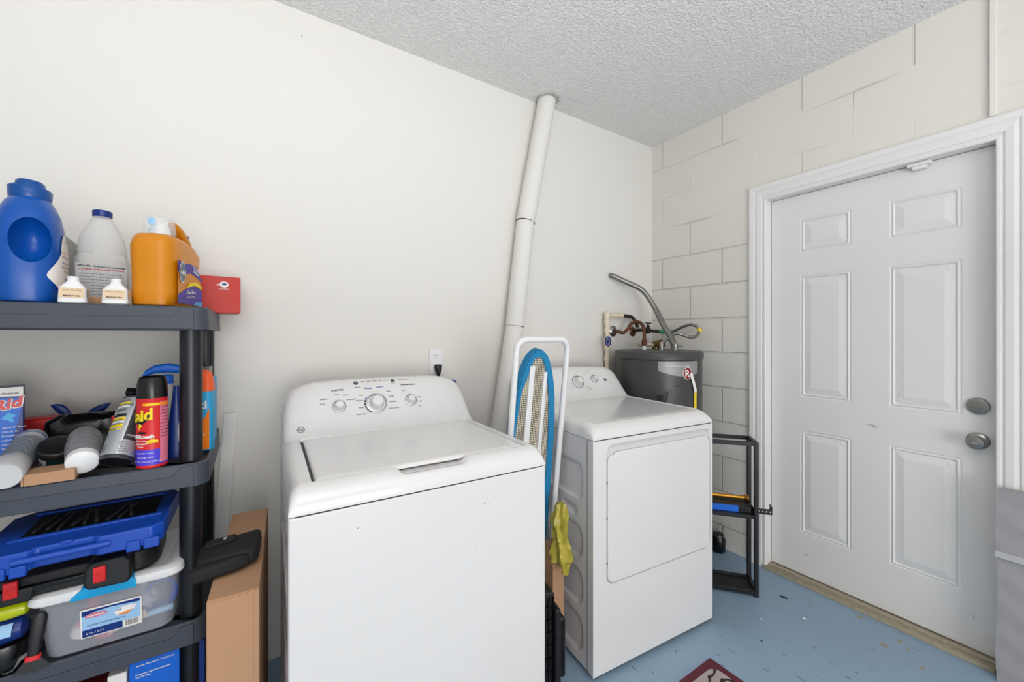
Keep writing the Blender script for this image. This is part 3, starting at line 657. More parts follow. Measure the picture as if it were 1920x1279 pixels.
# copper feed to tank
cf = thing('copper_feed_pipe', 'brown bent copper pipe from the wall flange into the heater top', 'pipe', (0, 0, 0))
fl = at(1149, 621, y=WA)
ci = Vector((at(1208, 655, y=1.66).x, 1.66, ZT))
bm = BM(); tube(bm, smoothp([(fl.x, WA-0.002, fl.z), at(1156, 621, y=1.82), at(1168, 624, y=1.80), at(1176, 618, y=1.785), at(1185, 606, y=1.765), at(1196, 604, y=1.735), at(1205, 610, y=1.69), at(1208, 625, y=1.665), ci+Vector((0, 0, 0.05))], 6), 0.011, 14); obj('copper_tube', bm, M['copper'], cf, smooth=True)
bm = BM(); lathe(bm, [(0.036, 0), (0.036, 0.003), (0.026, 0.012), (0.014, 0.015)], 28, (fl.x, WA-0.001, fl.z), ax=(0, -1, 0)); obj('wall_flange', bm, M['chrome'], cf, smooth=True)
bm = BM(); lathe(bm, [(0.012, 0.024), (0.017, 0.028), (0.018, 0.042), (0.016, 0.06), (0.012, 0.065)], 8, ci); obj('union_nut', bm, M['copper'], cf)
bm = BM(); lathe(bm, [(0.0125, 0.0), (0.0125, 0.028)], 16, ci); obj('nipple', bm, M['white'], cf, smooth=True)
# gate valve and green taped line, loop hose
gv = thing('gate_valve', 'blackened gate valve with tee handle and green taped fitting above the heater', 'valve', (0, 0, 0))
g0 = at(1186, 622, y=WA)
bm = BM(); tube(bm, smoothp([(g0.x, WA-0.002, g0.z), at(1198, 619, y=1.80), at(1215, 620, y=1.78), at(1236, 622, y=1.755)]), 0.0105, 14); obj('valve_pipe', bm, M['darkbronze'], gv, smooth=True)
bm = BM(); lathe(bm, [(0.034, 0), (0.034, 0.003), (0.024, 0.012), (0.013, 0.014)], 28, (g0.x, WA-0.001, g0.z), ax=(0, -1, 0)); obj('wall_flange', bm, M['copper'], gv, smooth=True)
gc = at(1215, 620, y=1.78)
bm = BM(); lathe(bm, [(0.012, -0.02), (0.019, -0.012), (0.019, 0.010), (0.013, 0.022), (0.011, 0.036), (0.006, 0.038), (0.005, 0.050)], 16, gc); cyl(bm, gc+Vector((-0.024, 0, 0.051)), gc+Vector((0.024, -0.006, 0.051)), 0.0042, 10); obj('valve_body', bm, M['darkbronze'], gv, smooth=True)
bm = BM(); a_, b_ = at(1236, 622, y=1.755), at(1257, 623, y=1.68); tube(bm, [a_, a_.lerp(b_, 0.3), a_.lerp(b_, 0.5), b_], [0.012, 0.016, 0.012, 0.011], 14); obj('taped_fitting', bm, M['green'], gv, smooth=True, label='green taped fitting')
lp = thing('braided_hose', 'looped braided steel hose with a yellow tie against the block wall', 'hose', (0, 0, 0))
loop = [at(1256, 623, y=1.68), at(1268, 619, y=1.63), at(1280, 613, y=1.57), at(1294, 609, y=1.52), at(1306, 612, y=1.48), at(1311, 621, y=1.465), at(1304, 631, y=1.46), at(1292, 632, y=1.475), at(1278, 627, y=1.50), at(1266, 625, y=1.525), at(1258, 632, y=1.545), Vector((2.112, 1.56, ZT+0.045)), Vector((2.10, 1.56, ZT+0.002))]
bm = BM(); tube(bm, smoothp(loop, 8), 0.0095, 12, ribs=0.006, rib=0.0005); obj('hose', bm, M['steel'], lp, smooth=True, sharp=80)
q = at(1311, 621, y=1.465); bm = BM(); cyl(bm, q+Vector((0.002, 0, -0.016)), q+Vector((0.002, 0, 0.016)), 0.0125, 14); obj('yellow_tie', bm, M['yellow'], lp, smooth=True, label='bright yellow tie')
bm = BM(); lathe(bm, [(0.014, 0.0), (0.014, 0.035), (0.012, 0.04), (0.012, 0.05)], 16, (2.10, 1.56, ZT+0.001)); obj('hose_nut', bm, M['chrome'], lp, smooth=True)
dv = thing('brass_relief_valve', 'corroded brass valve on cream plastic stub low behind the heater', 'valve', (0, 0, 0))
b0 = at(1196, 646, y=1.72); b1 = at(1224, 647, y=1.72)
bm = BM(); cyl(bm, b0, b1, 0.011, 14); lathe(bm, [(0.015, 0), (0.015, 0.02)], 14, b0, ax=(b1-b0)); obj('plastic_stub', bm, M['pvc'], dv, smooth=True)
bm = BM(); tube(bm, [b1-Vector((0.004, 0, 0)), at(1228, 645, y=1.72), at(1240, 643, y=1.72), at(1244, 645, y=1.72)], [0.016, 0.02, 0.024, 0.014], 8); cyl(bm, at(1236, 643, y=1.72), at(1236, 656, y=1.70), 0.014, 8); cyl(bm, (at(1226, 655, y=1.72).x, 1.72, ZT+0.001), at(1229, 640, y=1.72), 0.012, 8); cyl(bm, at(1244, 641, y=1.71), at(1247, 650, y=1.71), 0.004, 8); obj('brass_body', bm, M['oldbrass'], dv, smooth=True)

# ------------------------------------------------------------------ ironing board between the machines
ib = thing('ironing_board', 'folded ironing board with blue edged cover and white tube legs between washer and dryer', 'ironing board', (0.920, 1.325, 0.30))
ib.rotation_euler = (math.radians(7.1), 0, 0)
def ibl(x, z, y=0.0): return (x, y, z)
bm = BM()
Rc = 0.04; hw = 0.120; top = 0.988
path = [(-hw, -0.28), (-hw, top-Rc)]+[(-hw+Rc-Rc*math.cos(a), top-Rc+Rc*math.sin(a)) for a in lins(0.2, PI/2, 5)]+[(hw-Rc+Rc*math.sin(a), top-Rc+Rc*math.cos(a)) for a in lins(0, PI/2-0.2, 5)]+[(hw, top-Rc), (hw, -0.28)]
tube(bm, [ibl(x, z) for x, z in path], 0.0115, 16); obj('leg_frame', bm, M['whitetube'], ib, smooth=True)
# board outline (nose up)
def bw(s):      # half width as a function of distance below the nose
    return 0.092*(1-math.exp(-s/0.12))+0.030*math.sqrt(max(0, min(1, s/0.03))) if s < 0.95 else 0.116
nose = 0.945
outl = [0.0, 0.002, 0.006, 0.014, 0.025, 0.045, 0.07, 0.1, 0.15, 0.2, 0.28, 0.36, 0.5, 0.7, 0.95, 1.15]
poly = [(-0.004+bw(s)*0.86, nose-s) for s in outl][::-1]+[(-0.004-bw(s)*0.86, nose-s) for s in outl[1:]]
bm = BM(); prism(bm, [(x, z) for x, z in poly], 0.018, 0.034, lambda x, y, z: (x, z, y)); obj('board_top', bm, M['mesh'], ib)
outer = poly; inner = []
for x, z in poly:
    s = nose-z; k = 0.027 if x > 0 else (0.014 if s > 0.10 else 0.022)
    inner.append((math.copysign(max(0.0, abs(x+0.004)-k), x+0.004)-0.004, min(z, nose-0.028) if s < 0.03 else z))
bm = BM(); n = len(poly)
for i in range(n-1):
    a, b, c, d = outer[i], outer[i+1], inner[i+1], inner[i]
    for y in (0.012,):
        try: bm.faces.new([bm.verts.new((p[0], y, p[1])) for p in (a, b, c, d)])
        except ValueError: pass
    bm.faces.new([bm.verts.new(p) for p in ((a[0]*1.0, 0.012, a[1]), (b[0], 0.012, b[1]), (b[0]*1.01, 0.044, b[1]+0.002), (a[0]*1.01, 0.044, a[1]+0.002))])
bmesh.ops.remove_doubles(bm, verts=bm.verts, dist=0.0004)
bmesh.ops.solidify(bm, geom=bm.faces, thickness=0.004)
obj('cover_hem', bm, M['boardblue'], ib, label='blue fabric hem')
for x0, x1 in ((-0.034, -0.050), (0.030, 0.022)):
    bm = BM(); wr_ = 0.012 if x0 < 0 else 0.008; box(bm, -wr_, wr_, 0.006, 0.019, -0.25, 0.885 if x0 < 0 else 0.86)
    for v_ in bm.verts: v_.co.x += x0+(x1-x0)*(0.9-v_.co.z)/0.9
    obj('support_rail', bm, M['whitetube'], ib, bevel=0.003)

# cardboard and yellow film, black folded stool in the gap
cb2 = tag(obj('narrow_carton', prism(BM(), [(0.0, 0.0), (0.052, -0.004), (0.052, 0.058), (0.0, 0.058)], 0.0, 0.46), M['card'], loc=(0.990, 1.235, 0), rot=(0, 0, 0)), 'narrow brown cardboard carton standing between washer and dryer', 'cardboard box')
ybg = BM(); random.seed(3)
secs = []
for i in range(26):
    s = i/25; z = 0.475+0.22*s; r0 = 0.034*(1-0.40*s)+0.004*math.sin(s*11)+0.005*random.random(); cx = 0.004*math.sin(s*7)
    ring = []
    for k in range(28):
        a = 2*PI*k/28; rr = r0*(1+0.30*math.sin(5*a+s*5)+0.10*math.sin(11*a-s*14)); ring.append((cx+rr*math.cos(a)*0.85, rr*math.sin(a), z))
    secs.append(ring)
ring_skin(ybg, secs)
ring2 = []
for i in range(18):
    s = i/17; z = 0.475-0.07*s; r0 = 0.022*(1-0.5*s)
    ring2.append([(0.015+r0*math.cos(2*PI*k/20)*(1+0.35*math.sin(6*PI*k/10)), -0.012+r0*math.sin(2*PI*k/20), z+0.02) for k in range(20)])
ring_skin(ybg, ring2)
tag(obj('yellow_bag', ybg, M['bag'], smooth=True, sharp=70, loc=(0.992, 1.19, -0.045)), 'crumpled yellow plastic film hanging between ironing board and dryer', 'plastic bag')
st = thing('folded_stool', 'black plastic folding step stool standing in the gap beside the washer', 'stool', (0.845, 1.11, 0), math.radians(-12))
bm = BM(); prism(bm, rrect(0.0, 0.046, 0.0, 0.395, 0.012), 0.0, 0.20, lambda x, y, z: (x, z, y))
obj('panel', bm, M['blk'], st, bevel=0.004)
bm = BM()
for k in range(8): box(bm, 0.004, 0.040, -0.010, 0.0, 0.03+k*0.045, 0.036+k*0.045)
for x in (0.004, 0.020, 0.036): box(bm, x, x+0.004, -0.010, 0.0, 0.02, 0.38)
obj('ribbing', bm, M['blkgloss'], st)
bm = BM(); prism(bm, rrect(0.036, 0.058, 0.0, 0.35, 0.010), -0.028, 0.02, lambda x, y, z: (x, z, y)); obj('side_rail', bm, M['blk'], st, bevel=0.005)
bm = BM(); prism(bm, rrect(0.056, 0.080, 0.10, 0.31, 0.011), -0.02, 0.06, lambda x, y, z: (x, z, y)); obj('foot_pad', bm, M['blkgloss'], st, bevel=0.006)

# ------------------------------------------------------------------ black rack on the floor with loose things
RA = math.atan2(1.144-0.994, 1.963-2.091)            # direction of the front rail, away from the corner leg
rk = thing('metal_rack', 'black square tube metal rack standing between the dryer and the door', 'rack', (2.091, 0.994, 0), RA)
RW, RD, RH, TB = 0.245, -0.147, 0.765, 0.019
def bar(bm, x0, x1, y0, y1, z0, z1): return box(bm, min(x0, x1), max(x0, x1), min(y0, y1), max(y0, y1), z0, z1)
for x in (0, RW):
    for y in (0, RD):
        bm = BM(); bar(bm, x-(TB if x else 0), x+(0 if x else TB), y, y+(TB if y else -TB), 0.0, RH); obj('leg', bm, M['blkmetal'], rk, bevel=0.0015)
for z in (0.0+0.012, 0.385, RH-TB):
    for y in (0, RD):
        bm = BM(); bar(bm, TB, RW-TB, y, y+(TB if y else -TB), z, z+TB); obj('rail', bm, M['blkmetal'], rk, bevel=0.0015)
    for x in (0, RW):
        bm = BM(); bar(bm, x-(TB if x else 0), x+(0 if x else TB), -TB, RD+TB, z, z+TB); obj('rail', bm, M['blkmetal'], rk, bevel=0.0015)
for z in (0.018, 0.399):
    bm = BM(); bar(bm, TB, RW-TB, -TB, RD+TB, z, z+0.004); obj('shelf_plate', bm, M['blk'], rk)
rm = Matrix.Translation(rk.location) @ Matrix.Rotation(RA, 4, 'Z')
def rkp(x, y, z): return rm @ Vector((x, y, z))
gr = thing('brass_rod', 'short brass curtain rod with flanged end lying on the black rack', 'rod', rkp(0.035, -0.10, 0.452), RA)
bm = BM(); cyl(bm, (0.0, 0, 0), (0.205, -0.01, -0.004), 0.010, 20); obj('rod', bm, M['brass'], gr, smooth=True)
bm = BM(); lathe(bm, [(0.017, -0.012), (0.018, -0.008), (0.013, 0.0), (0.011, 0.006)], 24, (0, 0, 0), ax=(1, 0, 0)); obj('end_flange', bm, M['brass'], gr, smooth=True)
bm = BM(); bar(bm, 0.015, 0.225, -0.12, -0.035, 0.404, 0.436); gb = obj('dark_carton', bm, M['blk'], loc=rk.location, rot=(0, 0, RA), bevel=0.002)
tag(gb, 'flat black box supporting the brass rod on the rack', 'box')
bt = obj('blue_strip', bar(BM(), 0.085, 0.232, -0.0335, -0.0215, 0.404, 0.434), M['royal'], loc=rk.location, rot=(0, 0, RA), bevel=0.001); tag(bt, 'flat blue strip lying behind the rail of the black rack', 'strip')
pb = thing('perforated_bracket', 'black steel bracket bar with holes sticking out of the rack towards the door', 'bracket', rk.location, RA)
bm = BM(); n = 9
def holes_bar(bm, x0, x1, z0, z1, y, t, nh):
    L = (x1-x0)/nh
    for k in range(nh):
        a, b = x0+k*L, x0+(k+1)*L; cx, cz, r = (a+b)/2, (z0+z1)/2, 0.0042
        sq = [(b, cz), (b, z1), (cx, z1), (a, z1), (a, cz), (a, z0), (cx, z0), (b, z0)]
        ci = [(cx+r*math.cos(2*PI*i/8), cz+r*math.sin(2*PI*i/8)) for i in range(8)]
        for i in range(8):
            j = (i+1) % 8
            for yy in (y, y+t): bm.faces.new([bm.verts.new((p[0], yy, p[1])) for p in (sq[i], sq[j], ci[j], ci[i])])
            bm.faces.new([bm.verts.new((p[0], q, p[1])) for p, q in ((ci[i], y), (ci[j], y), (ci[j], y+t), (ci[i], y+t))])
            bm.faces.new([bm.verts.new((p[0], q, p[1])) for p, q in ((sq[i], y), (sq[j], y), (sq[j], y+t), (sq[i], y+t))])
holes_bar(bm, -0.066, 0.083, 0.405, 0.432, -0.030, 0.003, 9)
bmesh.ops.remove_doubles(bm, verts=bm.verts, dist=0.0001)
obj('flat_bar', bm, M['blkmetal'], pb)
bm = BM(); prism(bm, [(-0.066, 0.428), (-0.050, 0.430), (-0.055, 0.443), (-0.052, 0.455), (-0.062, 0.456), (-0.063, 0.448), (-0.068, 0.441)], -0.030, -0.027, lambda x, y, z: (x, z, y)); obj('hook', bm, M['blkmetal'], pb)
jp = at(1347, 1028, z=0.0)
jr = thing('dark_jar', 'dark glass jar with wire bail on the floor behind the dryer', 'jar', (2.345, 1.345, 0))
bm = BM(); lathe(bm, [(0.035, 0), (0.040, 0.01), (0.040, 0.075), (0.030, 0.095), (0.028, 0.105), (0, 0.106)], 24); obj('jar_body', bm, M['blkgloss'], jr, smooth=True)
bm = BM(); tube(bm, smoothp([(-0.03, 0, 0.10), (-0.034, -0.01, 0.13), (0, -0.01, 0.17), (0.034, -0.01, 0.13), (0.03, 0, 0.10)]), 0.0015, 6); tube(bm, [(0.031*math.cos(a), 0.031*math.sin(a), 0.098) for a in lins(0, 2*PI, 24)], 0.0015, 6); obj('wire_bail', bm, M['steel'], jr)

# floor mat, grey fabric organiser, litter
mt = thing('floor_mat', 'small woven mat with maroon border on the floor in front of the dryer', 'mat', (1.534, 0.914, 0))
d1 = Vector((1.339-1.534, 0.915-0.914, 0)).normalized(); d2 = Vector((0, -1, 0))
mt.rotation_euler = (0, 0, 0)
def mrect(x0, x1, y0, y1, z0, z1): return box(BM(), -x1, -x0, -y1, -y0, z0, z1)
bm = BM(); box(bm, -0.75, 0, -0.45, 0, 0.0, 0.006); obj('border', bm, M['maroon'], mt)
bm = BM(); prism(bm, rrect(-0.72, -0.030, -0.42, -0.030, 0.035, 4), 0.006, 0.0075); fo = obj('field', bm, M['rug'], mt, label='pale patterned centre')
go = thing('fabric_organizer', 'tall grey fabric covered folded panel leaning beside the door at the right edge', 'storage panel', (2.335, 0.272, 0))
go.rotation_euler = (0, 0, math.radians(0))
bm = BM(); ys_ = lins(-0.30, 0, 18); zs_ = lins(0.0, 0.722, 30)
def wr(y, z): return 0.003*math.sin(z*31+y*20)+0.002*math.sin(z*57-y*35)
grid(bm, ys_, zs_, lambda y, z: (wr(y, z), y+(0.003*math.sin(z*14) if y > -0.01 else 0), z))
r = bmesh.ops.extrude_edge_only(bm, edges=[e for e in bm.edges if e.is_boundary])
for v_ in [g for g in r['geom'] if isinstance(g, bmesh.types.BMVert)]: v_.co.x = 0.038
obj('panel_cover', bm, M['fabric'], go, smooth=True, sharp=60)
bm = BM(); box(bm, -0.006, 0.036, -0.30, 0.004, 0.468, 0.492); obj('strap', bm, M['strap'], go, bevel=0.001, label='pale grey webbing strap')
for nm, u, v_, s_, lb, m_ in (('plastic_fragment', 1470, 1121, 0.011, 'black plastic fragment on the blue floor near the door sill', 'blk'), ('white_crumb', 1508, 1160, 0.006, 'white crumb on the blue floor right of the mat', 'paper'), ('dark_crumb', 1428, 1202, 0.004, 'tiny dark crumb on the blue floor nearest the mat', 'blk'), ('white_crumb', 1427, 1161, 0.004, 'white crumb on the blue floor in front of the black rack', 'paper')):
    p = at(u, v_, z=0.0); bm = BM(); prism(bm, [(s_*1.4, -s_*0.4), (s_*0.3, s_*0.6), (-s_*1.4, s_*0.7), (-s_*0.9, -s_*0.1), (-s_, -s_*0.6)], 0, s_*0.4)
    tag(obj(nm, bm, M[m_], loc=p, rot=(0, 0, -1.0)), lb, 'litter')

# ------------------------------------------------------------------ shelving unit
SF, SB_, SR, SLf = 1.362, 1.845, -0.104, -1.03
sh = thing('shelving_unit', 'dark grey resin shelving unit with round black posts at the left', 'shelving unit', (SR, SF, 0))
SWd, SDp = SR-SLf, SB_-SF; PX, PY = -0.040, 0.045
ZS = (1.374, 0.955, 0.534, 0.113)
for zt_ in ZS:
    bm = BM(); hgt = 0.061
    # deck and skirt built as stacked outlines: slightly flared towards the bottom
    def outline(g, z): return [(x, y, z) for x, y in rrect(-SWd-g, 0+g, 0-g, SDp+g, 0.035+g)]
    ring_skin(bm, [outline(-0.050, zt_-0.010), outline(-0.006, zt_-0.010), outline(-0.006, zt_), outline(-0.003, zt_), outline(0.0, zt_-0.003), outline(0.002, zt_-hgt), outline(-0.004, zt_-hgt), outline(-0.006, zt_-0.016), outline(-0.05, zt_-0.016)], cap=True)
    s_ = obj('shelf', bm, M['shelf'], sh, smooth=True, sharp=30)
    bm = BM()                                           # raised lower band with angled ends
    e = 0.004
    prism(bm, [(-SWd+0.05, 0.0), (-0.06, 0.0), (-0.075, -0.030), (-SWd+0.065, -0.030)][::-1] and [(-SWd, -hgt+0.001), (0.001, -hgt+0.001), (0.001, -0.006), (-0.055, -0.006), (-0.075, -0.028), (-SWd+0.075, -0.028), (-SWd+0.055, -0.006), (-SWd, -0.006)],
          -0.0055, 0.004, lambda x, y, z: (max(-SWd+0.03, min(-0.030, x)), z+0.0005, zt_+y))
    obj('front_band', bm, M['shelf'], s_, bevel=0.0015)
for x in (PX, -SWd-PX):
    for y in (PY, SDp-PY):
        for a, b in ((0.0, ZS[3]-0.062), (ZS[3], ZS[2]-0.062), (ZS[2], ZS[1]-0.062), (ZS[1], ZS[0]-0.062)):
            bm = BM(); lathe(bm, [(0.0255, a), (0.0255, b)], 28, (x, y, 0)); obj('post', bm, M['post'], sh, smooth=True)
        for zt_ in ZS[1:]:
            pass

ZA, ZB, ZCc, ZDd = [z+0.0005 for z in ZS]
# --- top shelf
bx = thing('detergent_bottle', 'large blue laundry detergent bottle with blue cap at left end of top shelf', 'bottle', (-0.462, 1.475, ZA), math.radians(10))
bm = BM(); loft(bm, [(0, 0, 0.0, 0.044, 0.070, 3), (0, 0, 0.004, 0.050, 0.078, 3), (0.0, 0, 0.05, 0.058, 0.085, 2.8), (0, 0, 0.12, 0.060, 0.085, 2.7), (0, 0, 0.18, 0.057, 0.081, 2.6), (0, 0, 0.22, 0.050, 0.070, 2.4), (0, 0, 0.245, 0.041, 0.052, 2.2), (0, 0, 0.257, 0.034, 0.036, 2), (0, 0, 0.262, 0.031, 0.031, 2)], 64)
bb_ = obj('bottle_body', bm, M['blue'], bx, smooth=True, sharp=60)
cut = BM(); bmesh.ops.create_uvsphere(cut, u_segments=40, v_segments=24, radius=1.0)
for v_ in cut.verts: v_.co = Vector((0.010+v_.co.x*0.034, -0.086+v_.co.y*0.060, 0.148+v_.co.z*0.054))
def boolean(o, cutbm, op='DIFFERENCE'):
    me = bpy.data.meshes.new('c'); cutbm.to_mesh(me); cutbm.free(); c = bpy.data.objects.new('c', me); C.objects.link(c); c.parent = o.parent
    bpy.context.view_layer.update()
    md = o.modifiers.new('b', 'BOOLEAN'); md.object = c; md.operation = op; md.solver = 'EXACT'
    dg = bpy.context.evaluated_depsgraph_get(); nm = bpy.data.meshes.new_from_object(o.evaluated_get(dg)); o.modifiers.clear(); o.data = nm
    for p in nm.polygons: p.use_smooth = True
    nm.set_sharp_from_angle(angle=math.radians(45)); bpy.data.objects.remove(c)
boolean(bb_, cut)
bm = BM(); lathe(bm, [(0.034, 0.253), (0.035, 0.257), (0.036, 0.262), (0.037, 0.282), (0.034, 0.286), (0.026, 0.287), (0.024, 0.299), (0.020, 0.303), (0, 0.304)], 44)
for v_ in bm.verts:
    if v_.co.z > 0.28: v_.co.z += -0.06*v_.co.x
cp = obj('cap', bm, M['bluecap'], bx, smooth=True)
bm = BM()
def bside(x, z, off=0.001): # on the +x side of the blue body
    k = 0.0605-0.0035*max(0, (z-0.12)/0.06)
    yy = x; rx, ry = k, 0.085; t = min(0.98, abs(yy)/ry); xx = rx*(1-t**2.7)**(1/2.7)
    return Vector((xx+off, yy, z))
lab = [(-0.070, 0.050), (-0.05, 0.032), (0.0, 0.026), (0.04, 0.04), (0.05, 0.08), (0.03, 0.15), (0.0, 0.165), (-0.025, 0.175), (-0.042, 0.160), (-0.054, 0.12), (-0.073, 0.085), (-0.078, 0.065)]
import itertools
def fan(bm, poly, fn, mi=0, n=6):
    cx = sum(p[0] for p in poly)/len(poly); cz = sum(p[1] for p in poly)/len(poly); N = len(poly)
    rings = [[bm.verts.new(fn(cx+(x-cx)*k/n, cz+(z-cz)*k/n)) for x, z in poly] for k in range(1, n+1)]
    c0 = bm.verts.new(fn(cx, cz))
    for i in range(N):
        f = bm.faces.new((c0, rings[0][i], rings[0][(i+1) % N])); f.material_index = mi
        for a, b in zip(rings, rings[1:]):
            f = bm.faces.new((a[i], b[i], b[(i+1) % N], a[(i+1) % N])); f.material_index = mi
lab = [(p.x, p.y) for p in smoothp([(a, b, 0) for a, b in lab+lab[:1]], 4)][:-1]
fan(bm, lab, lambda x, z: bside(x, z, 0.0015), 0, 10)
for i, (t, z, s_) in enumerate((('PARA', 0.155, 0.008), ('Directions: Use with', 0.125, 0.0075), ('cold or hot water.', 0.115, 0.0075), ('Fill cap to line 1 for', 0.10, 0.007), ('medium loads; line 2', 0.09, 0.007), ('for large loads.', 0.08, 0.007), ('64 loads', 0.06, 0.009))):
    text_bm(bm, t, s_, lambda x, y: bside(-0.022+x, z+y, 0.0028), mi=1 if i != 1 else 2)
obj('back_label', bm, [M['paper'], M['inkblk'], M['redp']], bx, label='white instruction label')

jg = thing('clear_jug', 'translucent plastic jug with small blue cap behind the white bottles', 'jug', (-0.363, 1.60, ZA), math.radians(12))
bm = BM(); loft(bm, [(0, 0, 0.0, 0.052, 0.052, 4), (0, 0, 0.004, 0.056, 0.056, 4), (0, 0, 0.13, 0.056, 0.056, 4), (0, 0, 0.150, 0.050, 0.050, 3), (0, 0, 0.155, 0.052, 0.052, 3), (0, 0, 0.20, 0.045, 0.045, 3), (0, 0, 0.245, 0.026, 0.026, 2.2), (0, 0, 0.262, 0.018, 0.018, 2)], 44); obj('jug_body', bm, M['milky'], jg, smooth=True)
bm = BM(); lathe(bm, [(0.020, 0.26), (0.021, 0.262), (0.021, 0.276), (0.019, 0.278), (0, 0.278)], 30); obj('jug_cap', bm, M['navy'], jg, smooth=True, label='dark blue screw cap')
bm = BM(); pf = plane_fn((0, -0.0565, 0), (1, 0, 0), (0, 0, 1), 0.0005)
flat(bm, [(-0.050, 0.02), (0.050, 0.02), (0.050, 0.118), (-0.050, 0.118)], pf, 0)
pf2 = plane_fn((0, -0.0565, 0), (1, 0, 0), (0, 0, 1), 0.0011)
text_bm(bm, 'SPRAYER - Transport to and storage', 0.0062, lambda x, y: pf2(x, 0.110+y), mi=1, bold=0.03); text_bm(bm, 'in original cardboard box. If tracked', 0.0060, lambda x, y: pf2(x, 0.102+y), mi=2, bold=0.03)
for k in range(9): text_bm(bm, 'keep out of reach of children and pets do not ingest', 0.0040, lambda x, y: pf2(x, 0.090-k*0.008+y), mi=1)
obj('jug_label', bm, [M['greyl'], M['inkblk'], M['red']], jg, label='grey printed label with small text')

ol = thing('laundry_bottle', 'orange laundry detergent bottle with clear cap on top shelf', 'bottle', (-0.208, 1.515, ZA), math.radians(-13))
bm = BM(); loft(bm, [(0, 0, 0.0, 0.044, 0.100, 4), (0, 0, 0.005, 0.050, 0.110, 4), (0, 0, 0.045, 0.051, 0.112, 4), (0, 0, 0.048, 0.0505, 0.1105, 4), (0, 0, 0.10, 0.051, 0.112, 4), (0, 0, 0.162, 0.053, 0.115, 4), (0, -0.012, 0.184, 0.050, 0.098, 3.5), (0, -0.035, 0.195, 0.044, 0.064, 3), (0, -0.045, 0.200, 0.034, 0.036, 2)], 56); obj('bottle_body', bm, M['orange'], ol, smooth=True, sharp=60)
bm = BM(); rings = []
for yy, zz, hw_, hh in ((-0.014, 0.244, 0.006, 0.004), (0.0, 0.240, 0.012, 0.010), (0.025, 0.228, 0.017, 0.013), (0.055, 0.212, 0.018, 0.017), (0.080, 0.190, 0.019, 0.019), (0.098, 0.165, 0.018, 0.022), (0.10, 0.14, 0.018, 0.020)):
    rings.append([(0.012+x, yy, zz+z) for x, z, _ in [(a, b, 0) for a, b, c in [(p[0], p[1], 0) for p in sup(0, 0, 0, hw_, hh, 2.6, N=20)]]])
ring_skin(bm, rings); obj('bottle_handle', bm, M['orange'], ol, smooth=True, sharp=60)
bm = BM(); lathe(bm, [(0.013, 0.0), (0.014, 0.002), (0.014, 0.014), (0, 0.015)], 24, (0.012, 0.070, 0.212)); obj('spout_cap', bm, M['navy'], ol, smooth=True, label='small blue spout cap')
bm = BM(); lathe(bm, [(0.034, 0.198), (0.036, 0.200), (0.035, 0.222), (0.032, 0.246), (0.028, 0.249), (0, 0.250)], 40, (0, -0.048, 0)); ccap = obj('measuring_cap', bm, M['clear'], ol, smooth=True, label='clear measuring cap with blue print')
bm = BM(); lathe(bm, [(0.024, 0.198), (0.024, 0.213), (0.018, 0.230), (0, 0.231)], 30, (0, -0.048, 0)); obj('inner_spout', bm, M['white'], ccap, smooth=True)
bm = BM(); cf_ = cyl_fn(0.0355, -PI/2-0.1, 0.001, (0, -0.048)); fan(bm, [(0.009*math.cos(a), 0.231+0.011*math.sin(a)) for a in lins(0, 2*PI*15/16, 15)], cf_, 0, 3); patch(bm, -0.010, 0.010, 0.206, 0.209, cf_); obj('cap_print', bm, M['lightblue'], ccap)
bm = BM()
def os_(off): return lambda x, z: Vector((0.0512+(0.0018*max(0, (z-0.1)/0.05))-0.012*max(0, abs(x)-0.088)/0.02+off, x, z))
fan(bm, [(-0.085, 0.13), (-0.05, 0.126), (0.0, 0.130), (0.04, 0.128), (0.075, 0.105), (0.085, 0.08), (0.085, 0.012), (-0.02, 0.016), (-0.080, 0.012)], os_(0.002), 0, 6)
fan(bm, [(-0.085, 0.131), (-0.05, 0.126), (-0.01, 0.131), (0.04, 0.129), (0.086, 0.095), (0.086, 0.088), (0.05, 0.098), (0.0, 0.105), (-0.04, 0.095), (-0.085, 0.10)], os_(0.003), 1, 6)
fan(bm, [(-0.085, 0.012), (-0.085, 0.035), (-0.04, 0.052), (0.0, 0.066), (0.04, 0.070), (0.086, 0.062), (0.086, 0.012)], os_(0.003), 1, 6)
fan(bm, [(-0.03, 0.058), (0.0, 0.068), (0.04, 0.073), (0.086, 0.066), (0.086, 0.072), (0.04, 0.084), (-0.01, 0.074)], os_(0.0035), 2, 6)
fan(bm, [(0.02, 0.012), (0.03, 0.022), (0.086, 0.026), (0.086, 0.012)], os_(0.0038), 4, 4)
fan(bm, [(-0.058+0.020*math.cos(a), 0.100+0.030*math.sin(a)) for a in lins(0, 2*PI*19/20, 19)], os_(0.0045), 3, 4)
fan(bm, [(-0.058+0.017*math.cos(a), 0.100+0.026*math.sin(a)) for a in lins(0, 2*PI*19/20, 19)], os_(0.0055), 5, 4)
text_bm(bm, 'A&H', 0.017, lambda x, y: os_(0.0062)(-0.058+x, 0.094+y), mi=3, bold=0.03)
text_bm(bm, 'Now with', 0.010, lambda x, y: os_(0.0045)(0.035+x, 0.118+y-x*0.2), mi=3, bold=0.03); text_bm(bm, 'OxiClean', 0.011, lambda x, y: os_(0.0045)(0.035+x, 0.107+y-x*0.2), mi=3, bold=0.04)
text_bm(bm, 'Clean Burst', 0.013, lambda x, y: os_(0.005)(0.0+x, 0.045+y+x*0.1), mi=3, bold=0.02); text_bm(bm, 'plus odor blasters', 0.008, lambda x, y: os_(0.005)(0.0+x, 0.033+y+x*0.1), mi=3)
for i in range(4): text_bm(bm, '*', 0.012, lambda x, y: os_(0.003)(0.0+i*0.02+x, 0.082+y), mi=2)
